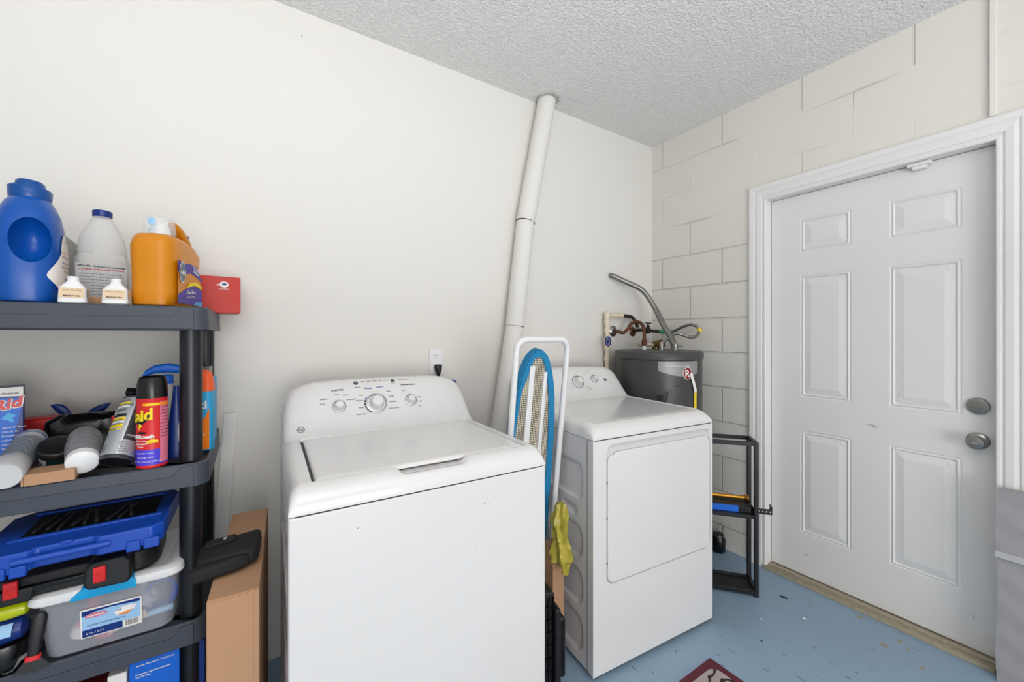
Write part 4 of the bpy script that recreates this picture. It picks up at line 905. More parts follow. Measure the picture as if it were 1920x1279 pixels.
obj('front_label', bm, [M['orange'], M['purple'], M['yellow'], M['paper'], M['aqua'], M['slateprint']], ol, label='purple and yellow printed label')

def smallbottle(x, y, rz, label, first=None):
    if first is None:
        t = thing('small_bottle', label, 'bottle', (x, y, ZA), rz, 'small white bottles at the top shelf edge')
        bm = BM(); loft(bm, [(0, 0, 0.0, 0.022, 0.018, 5), (0, 0, 0.003, 0.025, 0.021, 5), (0, 0, 0.038, 0.023, 0.019, 5), (0, 0, 0.052, 0.012, 0.010, 3), (0, 0, 0.056, 0.010, 0.010, 2), (0, 0, 0.066, 0.010, 0.010, 2)], 40); obj('bottle_body', bm, M['white'], t, smooth=True)
        bm = BM(); pf = plane_fn((0, -0.0205, 0), (1, 0, 0), (0, 0, 1), 0.0011); flat(bm, [(-0.021, 0.014), (0.021, 0.014), (0.0195, 0.037), (-0.0195, 0.037)], pf, 0)
        pf = plane_fn((0.0245, 0, 0), (0, 1, 0), (0, 0, 1), 0.0012); flat(bm, [(-0.016, 0.014), (0.016, 0.014), (0.015, 0.037), (-0.015, 0.037)], pf, 0)
        pf = plane_fn((0, -0.0205, 0), (1, 0, 0), (0, 0, 1), 0.0018); text_bm(bm, 'WHEY PROTEIN', 0.0042, lambda a, b: pf(a, 0.030+b), mi=1); text_bm(bm, 'MADE IN USA', 0.0046, lambda a, b: pf(a, 0.0165+b), mi=2, bold=0.03)
        obj('wrap_label', bm, [M['tan'], M['ink'], M['inkblk']], t, label='tan paper label'); return t
    r = first.copy(); C.objects.link(r); r.location = (x, y, ZA); r.rotation_euler = (0, 0, rz); r['label'] = label
    for ch in list(first.children):
        c = ch.copy(); C.objects.link(c); c.parent = r
    return r
sb = smallbottle(-0.368, 1.398, math.radians(8), 'small white bottle with tan label standing right beside the blue detergent bottle')
smallbottle(-0.292, 1.398, math.radians(2), 'small white bottle with tan label standing beside the orange detergent bottle', sb)
tag(obj('grey_binder', box(BM(), -0.008, 0.008, -0.10, 0.10, 0.0, 0.205), M['grey'], loc=(-0.440, 1.685, ZA), rot=(0, math.radians(-5), math.radians(6)), bevel=0.002), 'thin grey folder standing behind the blue detergent bottle', 'folder')
tag(obj('clear_sleeve', box(BM(), -0.022, 0.022, -0.05, 0.05, 0.0, 0.208), M['milky'], loc=(-0.400, 1.735, ZA), rot=(0, 0, math.radians(10)), bevel=0.002), 'hazy plastic sleeve standing between grey folder and clear jug', 'plastic sleeve')
tag(obj('cardboard_scrap', box(BM(), -0.05, 0.05, -0.02, 0.02, 0.0, 0.022), M['card'], loc=(-0.345, 1.46, ZA), bevel=0.001), 'low strip of brown cardboard behind the two small white bottles', 'cardboard')
rb = thing('red_box', 'small red box overhanging the right end of top shelf', 'box', (-0.1055, 1.775, ZA), math.radians(6))
bm = BM(); box(bm, -0.062, 0.062, -0.05, 0.05, 0, 0.128); obj('box_body', bm, M['red'], rb, bevel=0.002)
bm = BM(); pf = plane_fn((0, -0.05, 0), (1, 0, 0), (0, 0, 1), 0.001)
for k in range(1): pass
lo = [(0.018+0.013*math.cos(a), 0.100+0.011*math.sin(a)) for a in lins(0, 2*PI*23/24, 23)]
flat(bm, [(x-0.004, z) for x, z in lo], pf, 0); pf2 = plane_fn((0, -0.05, 0), (1, 0, 0), (0, 0, 1), 0.0016); flat(bm, [(0.015+0.007*math.cos(a), 0.101+0.004*math.sin(a)) for a in lins(0, 2*PI*15/16, 15)], pf2, 1)
flat(bm, [(-0.004+0.003*math.cos(a), 0.098+0.003*math.sin(a)) for a in lins(0, 2*PI*9/10, 9)], pf, 0); text_bm(bm, 'POWERED', 0.006, lambda x, y: pf(0.014+x, 0.082+y), mi=0)
obj('logo_print', bm, [M['paper'], M['navy']], rb, label='white round logo')

# --- second shelf
ds = thing('moisture_absorber_box', 'blue moisture absorber box with red lettering at left edge of second shelf', 'box', (-0.588, 1.585, ZB), math.radians(15))
bm = BM(); box(bm, -0.075, 0.075, 0, 0.075, 0, 0.205); obj('box_body', bm, M['navy'], ds, bevel=0.001)
bm = BM()
P0 = plane_fn((0, 0, 0), (1, 0, 0), (0, 0, 1), 0.0008); P1 = plane_fn((0, 0, 0), (1, 0, 0), (0, 0, 1), 0.0014); P2 = plane_fn((0, 0, 0), (1, 0, 0), (0, 0, 1), 0.0020); P3 = plane_fn((0, 0, 0), (1, 0, 0), (0, 0, 1), 0.0026)
flat(bm, [(-0.075, 0.188), (0.075, 0.180), (0.075, 0.205), (-0.075, 0.205)], P0, 0)
flat(bm, [(-0.075, 0.0), (0.02, 0.0), (0.045, 0.03), (0.06, 0.08), (0.072, 0.15), (0.07, 0.175), (-0.075, 0.188)], P0, 1)
flat(bm, [(-0.075, 0.04), (0.035, 0.04), (0.032, 0.105), (-0.075, 0.105)], P1, 0); flat(bm, [(-0.075, 0.015), (0.034, 0.022), (0.035, 0.045), (-0.075, 0.040)], P2, 2)
flat(bm, [(0.038, 0.125), (0.060, 0.112), (0.057, 0.125), (0.064, 0.130), (0.050, 0.140), (0.046, 0.134)], P1, 2)
text_bm(bm, 'DampRid', 0.037, lambda x, y: P3(0.003+x+y*0.12, 0.140+y+x*0.22), mi=4, bold=0.035); text_bm(bm, 'DampRid', 0.037, lambda x, y: P2(0.004+x+y*0.12, 0.139+y+x*0.22), mi=0, bold=0.075)
text_bm(bm, 'MOISTURE ABSORBER  Removes Moisture', 0.0075, lambda x, y: P1(0.0+x, 0.187+y), mi=3, bold=0.03)
for i, s in enumerate(('Absorbs from', 'the air to', 'Prevent musty', 'odors in', 'closets', 'Fragrance free')): text_bm(bm, s, 0.0072, lambda x, y: P1(0.040+x, 0.098-i*0.011+y), cx=False, mi=0)
for i, s in enumerate(('Refillable', 'Eliminates', 'Musty odors')): text_bm(bm, s, 0.010, lambda x, y: P2(-0.02+x, 0.128-i*0.012+y), mi=0)
obj('front_print', bm, [M['paper'], M['royal'], M['aqua'], M['ink'], M['redp']], ds, label='DampRid lettering in red on blue and white')

ct = thing('caulk_tube', 'translucent white cylinder lying at left end of second shelf pointing outwards', 'tube', (-0.466, 1.375, ZB+0.034))
dirv = Vector((-0.045, 0.30, 0.035)).normalized()
bm = BM(); lathe(bm, [(0.0270, -0.03), (0.0295, -0.025), (0.030, 0.04), (0.0285, 0.045), (0.0285, 0.20), (0.0295, 0.205), (0.0295, 0.235), (0.025, 0.25), (0.015, 0.262)], 40, ax=dirv); obj('tube_body', bm, M['milkw'], ct, smooth=True)
bm = BM(); 
for k in range(14): lathe(bm, [(0.0287, 0.05+k*0.010), (0.0293, 0.053+k*0.010), (0.0287, 0.056+k*0.010)], 40, ax=dirv, cap=False)
obj('wrap_rings', bm, M['slateprint'], ct)
bm = BM(); lathe(bm, [(0.0298, 0.21), (0.0302, 0.213), (0.0298, 0.216)], 40, ax=dirv, cap=False); obj('blue_band', bm, M['royal'], ct, label='thin blue band')
cb3 = thing('small_carton', 'small flat brown carton at the front edge of second shelf', 'box', (-0.396, 1.370, ZB), math.radians(3))
bm = BM(); box(bm, -0.040, 0.040, -0.012, 0.055, 0, 0.026); obj('carton', bm, M['card'], cb3, bevel=0.001)
bm = BM(); box(bm, -0.0445, -0.0408, -0.011, 0.055, 0.001, 0.025); obj('end_flap', bm, M['card'], cb3)
bj = thing('black_lid_jar', 'short jar with wide black lid behind the small brown carton', 'jar', (-0.418, 1.485, ZB+0.012)); bj.rotation_euler = (math.radians(32), math.radians(8), 0)
bm = BM(); lathe(bm, [(0.029, 0), (0.031, 0.003), (0.031, 0.05)], 36); obj('jar_body', bm, M['tealdk'], bj, smooth=True)
bm = BM(); cfj = cyl_fn(0.031, -PI/2-0.9, 0.0006); patch(bm, -0.018, 0.018, 0.008, 0.044, cfj, mi=0); text_bm(bm, 'SIZE', 0.010, lambda x, y: cyl_fn(0.031, -PI/2-0.9, 0.0012)(x, 0.025+y), mi=1, bold=0.04); obj('jar_label', bm, [M['greyl'], M['inkblk']], bj)
bm = BM(); lathe(bm, [(0.034, 0.047), (0.035, 0.05), (0.035, 0.066), (0.032, 0.069), (0.029, 0.0675), (0, 0.0675)], 40); obj('jar_lid', bm, M['blk'], bj, smooth=True)
wj = thing('wrapped_jar', 'clear jar with white lid wrapped in smoky film lying on its side', 'jar', (-0.347, 1.375, ZB+0.033))
dv2 = Vector((-0.035, 0.16, 0.045)).normalized()
bm = BM(); lathe(bm, [(0.024, 0.0), (0.029, 0.004), (0.0300, 0.014), (0.030, 0.022), (0.027, 0.024)], 44, ax=dv2); 
bj2 = obj('jar_lid', bm, M['white'], wj, smooth=True)
bm = BM(); lathe(bm, [(0.028, 0.022), (0.031, 0.035), (0.034, 0.08), (0.034, 0.13), (0.028, 0.150), (0.0, 0.152)], 44, ax=dv2)
obj('wrapped_body', bm, M['film'], wj, smooth=True)
rd = tag(obj('red_tool_case', box(BM(), -0.055, 0.055, -0.03, 0.03, 0.0, 0.10), M['redp'], loc=(-0.515, 1.755, ZB), rot=(0, 0, math.radians(8)), bevel=0.006), 'red plastic case standing behind the translucent cylinder', 'case')
pl = thing('blue_pliers', 'pair of pliers with splayed dark blue handles behind the wrapped jar', 'pliers', (-0.452, 1.76, ZB+0.072)); pl.scale = (0.78, 1, 0.85)
for s, L in ((-1, 0.075), (1, 0.095)):
    rings = []
    for i in range(9):
        t = i/8; x = s*(0.014+L*t**(0.9 if s > 0 else 0.8)*0.8); z = 0.010+(0.060*(1-(1-t)**2) if s < 0 else 0.055*t**0.8); w_ = 0.012*math.sin(PI*(0.18+0.76*t)); rings.append([(x+a, 0+b*0.7, z+a*0.8*s*-1) for a, b, _ in sup(0, 0, 0, w_, 0.008, 2, N=12)])
    bm = BM(); ring_skin(bm, rings); obj('handle', bm, M['navy'], pl, smooth=True)
bm = BM(); prism(bm, [(-0.02, 0.02), (0.02, 0.02), (0.028, 0.0), (0.012, -0.03), (0, -0.084), (-0.012, -0.03), (-0.028, 0.0)], -0.006, 0.006, lambda x, y, z: (x, z, y)); obj('jaws', bm, M['steel'], pl, bevel=0.002)
bkb = thing('black_tool_bag', 'crumpled black bag with red tags behind the wrapped jar', 'bag', (-0.405, 1.67, ZB))
bm = BM(); loft(bm, [(0, 0, 0.0, 0.085, 0.035, 3), (0, 0, 0.06, 0.09, 0.04, 3), (0.0, 0, 0.095, 0.088, 0.034, 3), (0.01, 0, 0.112, 0.07, 0.015, 2.5)], 48)
for v_ in bm.verts: v_.co += Vector((random.uniform(-1, 1), random.uniform(-1, 1), random.uniform(-1, 1)))*0.003
obj('bag_body', bm, M['blkgloss'], bkb, smooth=True)
for q in ((0.055, 0.080, 0.085, 0.105), (0.06, 0.088, 0.02, 0.05)): obj('red_tag', box(BM(), q[0], q[1], -0.044, -0.040, q[2], q[3]), M['redp'], bkb, label='red tag')
tag(obj('white_carton', box(BM(), -0.030, 0.030, -0.03, 0.03, 0.0, 0.118), M['paper'], loc=(-0.318, 1.62, ZB), rot=(0, math.radians(4), math.radians(10)), bevel=0.002), 'white carton standing between the black bag and the tilted spray can', 'box')

def can(name, label, loc, r, h, bodymat, rot=(0, 0, 0)):
    t = thing(name, label, 'spray can', loc, rot)
    bm = BM(); lathe(bm, [(r*0.90, 0.002), (r*0.96, 0.0), (r, 0.004), (r*0.985, 0.007), (r*0.985, h*0.75), (r, h*0.757), (r*0.97, h*0.765)], 44); obj('can_body', bm, bodymat, t, smooth=True)
    return t
s1 = can('spray_can', 'silver and charcoal spray can leaning with its dark base towards the shelf edge', (-0.292, 1.388, ZB+0.022), 0.0325, 0.225, M['char'], (math.radians(-35), math.radians(10), 0))
r_ = 0.0325; a0 = -PI/2
bm = BM(); f0 = cyl_fn(r_, a0, 0.0004); f1 = cyl_fn(r_, a0, 0.0010); f2 = cyl_fn(r_, a0, 0.0016)
patch(bm, -0.050, 0.0, 0.010, 0.166, f0, 14, 0); patch(bm, 0.0, 0.05, 0.010, 0.048, f0, 14, 0)
patch(bm, 0.0, 0.004, 0.010, 0.166, f1, 3, 5)
for z0, z1, mi in ((0.148, 0.153, 2), (0.138, 0.144, 1), (0.112, 0.119, 3), (0.101, 0.109, 2), (0.094, 0.098, 1), (0.082, 0.090, 2), (0.074, 0.078, 2)): patch(bm, -0.045, -0.006, z0, z1, f1, 10, mi)
for i, s in enumerate(('PREMIUM', 'FLUX REMOVER', 'DANGER', 'Extremely', 'flammable', 'contents', 'Spray')): text_bm(bm, s, 0.0075, lambda x, y: f2(-0.025+x, 0.155-i*0.0135+y), mi=4)
for k in range(14): patch(bm, -0.040+k*0.0012+0.0004*(k % 3), -0.0395+k*0.0012, 0.018, 0.036, f1, 2, 4)
for k in range(5): text_bm(bm, 'NET WT 11 OZ (312 g)', 0.005, lambda x, y: f2(0.024+x, 0.040-k*0.006+y), mi=4)
text_bm(bm, 'MODEL 2100', 0.006, lambda x, y: f1(0.024+x, 0.058+y), mi=1)
obj('can_label', bm, [M['silt'], M['paper'], M['yellow'], M['inkblk'], M['char'], M['silver']], s1, label='silver label with yellow and black bands')
bm = BM(); lathe(bm, [(r_*0.93, 0.0005), (0.02, 0.0035), (0, 0.005)], 36); obj('base_dome', bm, M['blkmetal'], s1, smooth=True)
bm = BM(); lathe(bm, [(0.026, 0.170), (0.022, 0.185), (0.012, 0.190)], 30); lathe(bm, [(0.022, 0.186), (0.024, 0.19), (0.022, 0.205), (0.008, 0.215)], 20, (0.004, 0, 0)); box(bm, -0.030, 0.018, -0.010, 0.010, 0.188, 0.206); obj('trigger_cap', bm, M['blkgloss'], s1, bevel=0.002)

s2 = can('insecticide_can', 'red and purple insecticide spray can with black cap standing upright', (-0.2235, 1.400, ZB), 0.0325, 0.235, M['redp'])
a0 = math.atan2(-1.40, 0.2155)+0.10
bm = BM(); f0 = cyl_fn(r_, a0, 0.0003); f1 = cyl_fn(r_, a0, 0.0009); f2 = cyl_fn(r_, a0, 0.0014); f3 = cyl_fn(r_, a0, 0.0019); f4 = cyl_fn(r_, a0, 0.0024)
patch(bm, -0.075, 0.040, 0.008, 0.048, f0, 24, 1); patch(bm, 0.012, 0.036, 0.012, 0.170, f1, 10, 2)
patch(bm, -0.022, 0.034, 0.160, 0.168, f2, 10, 3); patch(bm, -0.016, 0.010, 0.1615, 0.1665, f3, 6, 4)
fan(bm, [(-0.060, 0.148), (-0.002, 0.156), (-0.006, 0.130), (-0.018, 0.118), (-0.026, 0.110), (-0.030, 0.104), (-0.034, 0.112), (-0.060, 0.108)], f1, 5, 5)
text_bm(bm, 'Raid', 0.040, lambda x, y: f2(-0.032+x*0.86, 0.122+y+x*0.15), mi=4, bold=0.04)
fan(bm, [(-0.030, 0.116), (-0.022, 0.112), (-0.026, 0.106), (-0.030, 0.098), (-0.031, 0.106)], f3, 4, 2)
fan(bm, [(-0.024+0.010*math.cos(a), 0.092+0.003*math.sin(a)) for a in lins(0, 2*PI*11/12, 11)], f2, 5, 2)
text_bm(bm, 'Ant&Roach', 0.013, lambda x, y: f2(-0.030+x, 0.078+y), mi=6, bold=0.04)
fan(bm, [(-0.014, 0.064), (0.008, 0.064), (0.008, 0.071), (-0.003, 0.075), (-0.014, 0.071)], f2, 4, 2)
for i, s in enumerate(('KILLS ON', 'CONTACT', 'Fresh')): text_bm(bm, s, 0.006, lambda x, y: f2(-0.027+x, 0.069-i*0.0075+y), mi=6, bold=0.03)
for i, s in enumerate(('CAUTION', 'Keep out', 'kills ants', 'roaches', 'use only', 'as directed', 'indoor use', 'ingredients', 'see panel', 'flammable')): text_bm(bm, s, 0.0052, lambda x, y: f2(0.024+x, 0.154-i*0.0085+y), mi=5)
patch(bm, 0.014, 0.034, 0.146, 0.156, f1, 6, 4) if False else None
for i, s in enumerate(('Lavender Scent', 'kills bugs dead', 'NET WT 17.5 OZ (496 g)')): text_bm(bm, s, 0.0058, lambda x, y: f2(-0.018+x, 0.038-i*0.011+y), mi=6)
obj('can_print', bm, [M['redp'], M['purple2'], M['pink'], M['oxiorange2'], M['yellow'], M['inkblk'], M['paper']], s2, label='yellow Raid lettering on red, purple lower band')
bm = BM(); lathe(bm, [(0.0315, 0.176), (0.032, 0.18), (0.0305, 0.215), (0.027, 0.232), (0.020, 0.235), (0.012, 0.226), (0, 0.225)], 40); obj('can_cap', bm, M['blkgloss'], s2, smooth=True)

tr = thing('trigger_sprayer', 'clear spray bottle with blue trigger head behind the red spray can', 'spray bottle', (-0.215, 1.540, ZB))
bm = BM(); loft(bm, [(0, 0, 0, 0.036, 0.026, 2.6), (0, 0, 0.004, 0.040, 0.030, 2.6), (0, 0, 0.13, 0.038, 0.028, 2.6), (0, 0, 0.18, 0.018, 0.016, 2), (0, 0, 0.205, 0.014, 0.014, 2)], 40); obj('bottle_body', bm, M['milky'], tr, smooth=True)
bm = BM(); lathe(bm, [(0.017, 0.200), (0.017, 0.222), (0.012, 0.226)], 24); rings = []
for x, z, hh in ((-0.055, 0.215, 0.003), (-0.045, 0.232, 0.009), (-0.025, 0.243, 0.012), (0.005, 0.246, 0.014), (0.035, 0.240, 0.012), (0.062, 0.230, 0.010), (0.068, 0.224, 0.007)):
    rings.append([(x, a, z+b) for a, b, _ in sup(0, 0, 0, 0.011, hh, 3, N=20)])
ring_skin(bm, rings); tube(bm, smoothp([(0.045, 0, 0.232), (0.050, 0, 0.21), (0.058, 0, 0.19), (0.054, 0, 0.17)]), [0.006]*25, 10); obj('trigger_head', bm, M['royal'], tr, smooth=True, label='blue trigger head')
gb_ = thing('grey_bottle', 'slim bottle with dark cap and grey curved label right of the red can', 'bottle', (-0.181, 1.455, ZB))
bm = BM(); loft(bm, [(0, 0, 0, 0.018, 0.014, 2.4), (0, 0, 0.10, 0.017, 0.013, 2.4), (0, 0, 0.165, 0.010, 0.010, 2), (0, 0, 0.20, 0.007, 0.007, 2)], 30); obj('bottle_body', bm, M['navy'], gb_, smooth=True)
bm = BM(); fan(bm, [(0.012*math.cos(a), 0.072+0.045*math.sin(a)) for a in lins(0, 2*PI*23/24, 23)], cyl_fn(0.0185, -PI/2+0.9, 0.001), 0, 5); obj('oval_label', bm, M['greyl'], gb_)
wc_ = thing('white_container', 'pale container with dark lid beside the front post of second shelf', 'container', (-0.160, 1.56, ZB))
bm = BM(); lathe(bm, [(0.022, 0), (0.024, 0.004), (0.024, 0.075)], 30); obj('container_body', bm, M['milky'], wc_, smooth=True)
bm = BM(); lathe(bm, [(0.026, 0.072), (0.026, 0.108), (0, 0.11)], 30); obj('container_lid', bm, M['blk'], wc_, smooth=True)
ox = thing('stain_remover_pouch', 'orange and blue stain remover box standing behind the front shelf post', 'box', (-0.137, 1.520, ZB), math.radians(-10))
bm = BM(); loft(bm, [(0, 0, 0, 0.036, 0.026, 5), (0, 0, 0.20, 0.035, 0.024, 5), (0, 0, 0.228, 0.030, 0.017, 3), (0, 0, 0.236, 0.018, 0.01, 3)], 44); obj('box_body', bm, M['oxiblue'], ox, smooth=True)
bm = BM(); bm2 = plane_fn((0, -0.0262, 0), (1, 0, 0), (0, 0, 1), 0.0006); bm3 = plane_fn((0, -0.0262, 0), (1, 0, 0), (0, 0, 1), 0.0012)
loft(bm, [(0, 0, 0.175, 0.0368, 0.0263, 5), (0, 0, 0.200, 0.0358, 0.0248, 5), (0, 0, 0.229, 0.0306, 0.0175, 3), (0, 0, 0.237, 0.019, 0.011, 3)], 44, 0)
flat(bm, [(-0.032, 0.004), (0.032, 0.004), (0.032, 0.125), (0.022, 0.10), (0.0, 0.072), (-0.032, 0.055)], bm2, 1)
text_bm(bm, 'Oxi', 0.035, lambda x, y: bm3(0.0+x, 0.125+y), mi=2, bold=0.03); text_bm(bm, 'Spray', 0.012, lambda x, y: bm3(0.010+x, 0.045+y), mi=2)
obj('front_print', bm, [M['oxiorange'], M['oxiorange2'], M['paper']], ox, label='orange top and swoosh')
bs = thing('blue_sponge_pack', 'thin light blue packet between the orange box and rear shelf post', 'packet', (-0.128, 1.64, ZB), math.radians(-6))
bm = BM(); box(bm, -0.017, 0.022, -0.03, 0.03, 0, 0.205); obj('packet_body', bm, M['oxiblue'], bs, bevel=0.003)
bm = BM(); box(bm, -0.012, 0.012, -0.02, 0.02, 0.205, 0.24); obj('packet_clip', bm, M['steel'], bs, bevel=0.002)

# --- third shelf: clear bin, black case, blue case
bn = thing('storage_bin', 'small clear plastic storage bin with white lid and aqua handle on third shelf', 'storage bin', (-0.290, 1.378, ZCc), math.radians(-1))
def bring(g, z, r=0.03): return [(x, y, z) for x, y in rrect(-0.120-g, 0.108+g, 0.0-g, 0.22+g, r)]
bm = BM(); ring_skin(bm, [bring(0, 0.0), bring(0.003, 0.004), bring(0.010, 0.080), bring(0.014, 0.146)], cap=False); bm.faces.new([bm.verts.new(p) for p in bring(0.0, 0.0005)])
obj('bin_body', bm, M['frost'], bn, smooth=True)
bm = BM(); ring_skin(bm, [bring(0.016, 0.138), bring(0.024, 0.138), bring(0.027, 0.143), bring(0.025, 0.158), bring(0.017, 0.164), bring(-0.005, 0.162), bring(-0.010, 0.159)], cap=False)
bm.faces.new([bm.verts.new(p) for p in bring(-0.010, 0.159)]); obj('bin_lid', bm, M['white'], bn, smooth=True)
bm = BM(); rings = []
for x in lins(-0.070, 0.045, 16):
    e = min(1, (x+0.070)/0.03+0.25, (0.048-x)/0.012+0.3); rings.append([(x, -0.0285, 0.136), (x, -0.0305, 0.142), (x, -0.0285, 0.137+0.024*e), (x, -0.017, 0.142+0.026*e), (x, -0.006, 0.138+0.026*e), (x, -0.006, 0.136)])
ring_skin(bm, rings); obj('latch_handle', bm, M['aqua'], bn, smooth=True, label='aqua blue handle insert')
bm = BM(); Fp = lambda off: (lambda x, z: Vector((x-0.022, -0.0035-0.010*(z/0.08)*0.9-off, z+0.006)))
A0, A1, A2 = Fp(0.002), Fp(0.0028), Fp(0.0036)
flat(bm, [(-0.036, 0.025), (0.074, 0.025), (0.074, 0.098), (-0.036, 0.098)], A0, 0)
flat(bm, [(-0.033, 0.080), (-0.033, 0.094), (0.071, 0.094), (0.071, 0.086), (0.02, 0.090), (-0.01, 0.088)], A1, 1); flat(bm, [(-0.033, 0.045), (0.071, 0.045), (0.071, 0.086), (0.02, 0.090), (-0.01, 0.088), (-0.033, 0.080)], A1, 2)
flat(bm, [(-0.033, 0.028), (0.038, 0.028), (0.038, 0.046), (-0.033, 0.046)], A2, 1); flat(bm, [(0.040, 0.027), (0.071, 0.027), (0.071, 0.046), (0.040, 0.046)], A1, 0)
fan(bm, [(-0.008+0.020*math.cos(a), 0.080+0.006*math.sin(a)) for a in lins(0, 2*PI*19/20, 19)], A2, 3, 2); text_bm(bm, 'Rubbermaid', 0.0062, lambda x, y: Fp(0.0042)(-0.008+x, 0.078+y), mi=0, bold=0.04)
flat(bm, [(0.022, 0.075), (0.040, 0.084), (0.064, 0.082), (0.062, 0.072), (0.045, 0.062), (0.028, 0.064)], A2, 0); flat(bm, [(0.029, 0.065), (0.058, 0.071), (0.046, 0.061)], Fp(0.0042), 4); flat(bm, [(0.024, 0.076), (0.036, 0.079), (0.036, 0.076)], Fp(0.0042), 1)
for k in range(14): flat(bm, [(0.043+k*0.0018, 0.030), (0.0438+k*0.0018, 0.030), (0.0438+k*0.0018, 0.044), (0.043+k*0.0018, 0.044)], A2, 5)
text_bm(bm, 'CLEVER STORE Latching Tote', 0.0055, lambda x, y: A2(0.010+x, 0.054+y), mi=1); text_bm(bm, '6 Qt / 5.7 L', 0.007, lambda x, y: Fp(0.0042)(-0.010+x, 0.034+y), mi=0)
obj('bin_label', bm, [M['paper'], M['navy'], M['lightblue'], M['pink'], M['oxiorange2'], M['inkblk']], bn, label='white and blue product label')
# contents of the bin
tag(obj('red_marker', box(BM(), -0.012, 0.012, -0.008, 0.008, -0.05, 0.05), M['pink'], loc=(-0.345, 1.43, ZCc+0.068), rot=(0, math.radians(22), 0), bevel=0.003), 'pinkish red stick leaning inside the clear bin at left', 'stick')
bm = BM(); lathe(bm, [(0.022, 0), (0.024, 0.003), (0.020, 0.018), (0.012, 0.019)], 28); tag(obj('pink_cap', bm, M['pink'], loc=(-0.318, 1.43, ZCc+0.008), rot=(math.radians(60), 0, 0.4), smooth=True), 'round pink cap at the bottom of the clear bin', 'cap')
bm = BM(); lathe(bm, [(0.034, 0), (0.036, 0.004), (0.030, 0.024), (0.026, 0.026)], 28); tag(obj('white_cup', bm, M['paper'], loc=(-0.350, 1.445, ZCc+0.010), smooth=True), 'white dish at the left bottom inside the clear bin', 'dish')
bm = BM()
for k in range(4): tube(bm, [(0.033*math.cos(a)*(1-k*0.06), 0.004*k, 0.046*math.sin(a)*(1-k*0.05)) for a in lins(-0.3, 2*PI-0.3, 36)], 0.0035, 8)
tag(obj('blue_cable', bm, M['royal'], loc=(-0.212, 1.44, ZCc+0.055), rot=(math.radians(10), 0, math.radians(10)), smooth=True), 'coiled blue cable inside the clear bin at right', 'cable')
random.seed(11); bm = BM()
for k in range(5):
    c = Vector((random.uniform(-0.03, 0.03), random.uniform(-0.01, 0.03), random.uniform(0.03, 0.07))); m0 = BM(); bmesh.ops.create_icosphere(m0, subdivisions=3, radius=0.026)
    for v_ in m0.verts: v_.co = v_.co*(1+0.25*math.sin(v_.co.x*300+v_.co.z*200+k))+c
    me_ = bpy.data.meshes.new('q'); m0.to_mesh(me_); m0.free(); bm.from_mesh(me_); bpy.data.meshes.remove(me_)
tag(obj('plastic_wrap', bm, M['milkw'], loc=(-0.262, 1.455, ZCc+0.012), smooth=True), 'wad of clear plastic wrap in the middle of the bin', 'plastic wrap')
tag(obj('paper_scrap', loft(BM(), [(0, 0, 0, 0.03, 0.02, 3), (0, 0, 0.02, 0.034, 0.022, 2.4), (0.004, 0, 0.045, 0.022, 0.014, 2.2)], 24), M['paper'], loc=(-0.302, 1.50, ZCc+0.004), smooth=True), 'crumpled white paper at the back of the clear bin', 'paper')
tag(obj('blue_tube', cyl(BM(), (-0.06, 0, 0), (0.06, 0.01, 0.004), 0.008, 16), M['lightblue'], loc=(-0.245, 1.42, ZCc+0.016), smooth=True), 'light blue tube lying on the bottom of the clear bin', 'tube')
tag(obj('tan_card', box(BM(), -0.04, 0.04, -0.001, 0.001, -0.010, 0.010), M['tan'], loc=(-0.275, 1.410, ZCc+0.022), rot=(0, math.radians(-14), 0)), 'small tan card lying low inside the clear bin', 'card')

zb1 = ZCc+0.1655
bc = thing('black_tool_case', 'black tool case with two red latches lying on the clear bin', 'tool case', (-0.336, 1.352, zb1), math.radians(2))
bm = BM(); prism(bm, rrect(-0.20, 0.130, 0.012, 0.20, 0.045), 0.0, 0.052); obj('case_shell', bm, M['blk'], bc, bevel=0.006)
bm = BM(); prism(bm, rrect(-0.20, 0.02, 0.0, 0.03, 0.006), 0.016, 0.030); obj('front_rim', bm, M['blkgloss'], bc, bevel=0.003)
bm = BM(); prism(bm, [(0.010, 0.0), (0.078, -0.004), (0.086, 0.010), (0.084, 0.05), (0.072, 0.064), (0.014, 0.062), (0.004, 0.048), (0.002, 0.012)], -0.030, 0.03, lambda x, y, z: (x, z, y)); obj('latch_housing', bm, M['blk'], bc, bevel=0.005)
for x0, y0 in ((0.030, -0.031), (-0.115, 0.002)):
    if x0 < 0:
        bm = BM(); prism(bm, [(x0-0.03, -0.002), (x0+0.03, -0.002), (x0+0.035, 0.03), (x0-0.03, 0.03)], -0.002, 0.03, lambda x, y, z: (x, z, y)); obj('latch_housing', bm, M['blk'], bc, bevel=0.004)
        y0 = -0.004
    bm = BM(); box(bm, x0-0.011, x0+0.011, y0-0.004, y0+0.004, 0.015, 0.052); lt = obj('latch', bm, M['redp'], bc, bevel=0.002, label='red latch')
    bm = BM()
    for k in range(5): box(bm, x0-0.008, x0+0.008, y0-0.0048, y0-0.003, 0.018+k*0.005, 0.0195+k*0.005)
    obj('latch_ribs', bm, M['red'], lt)

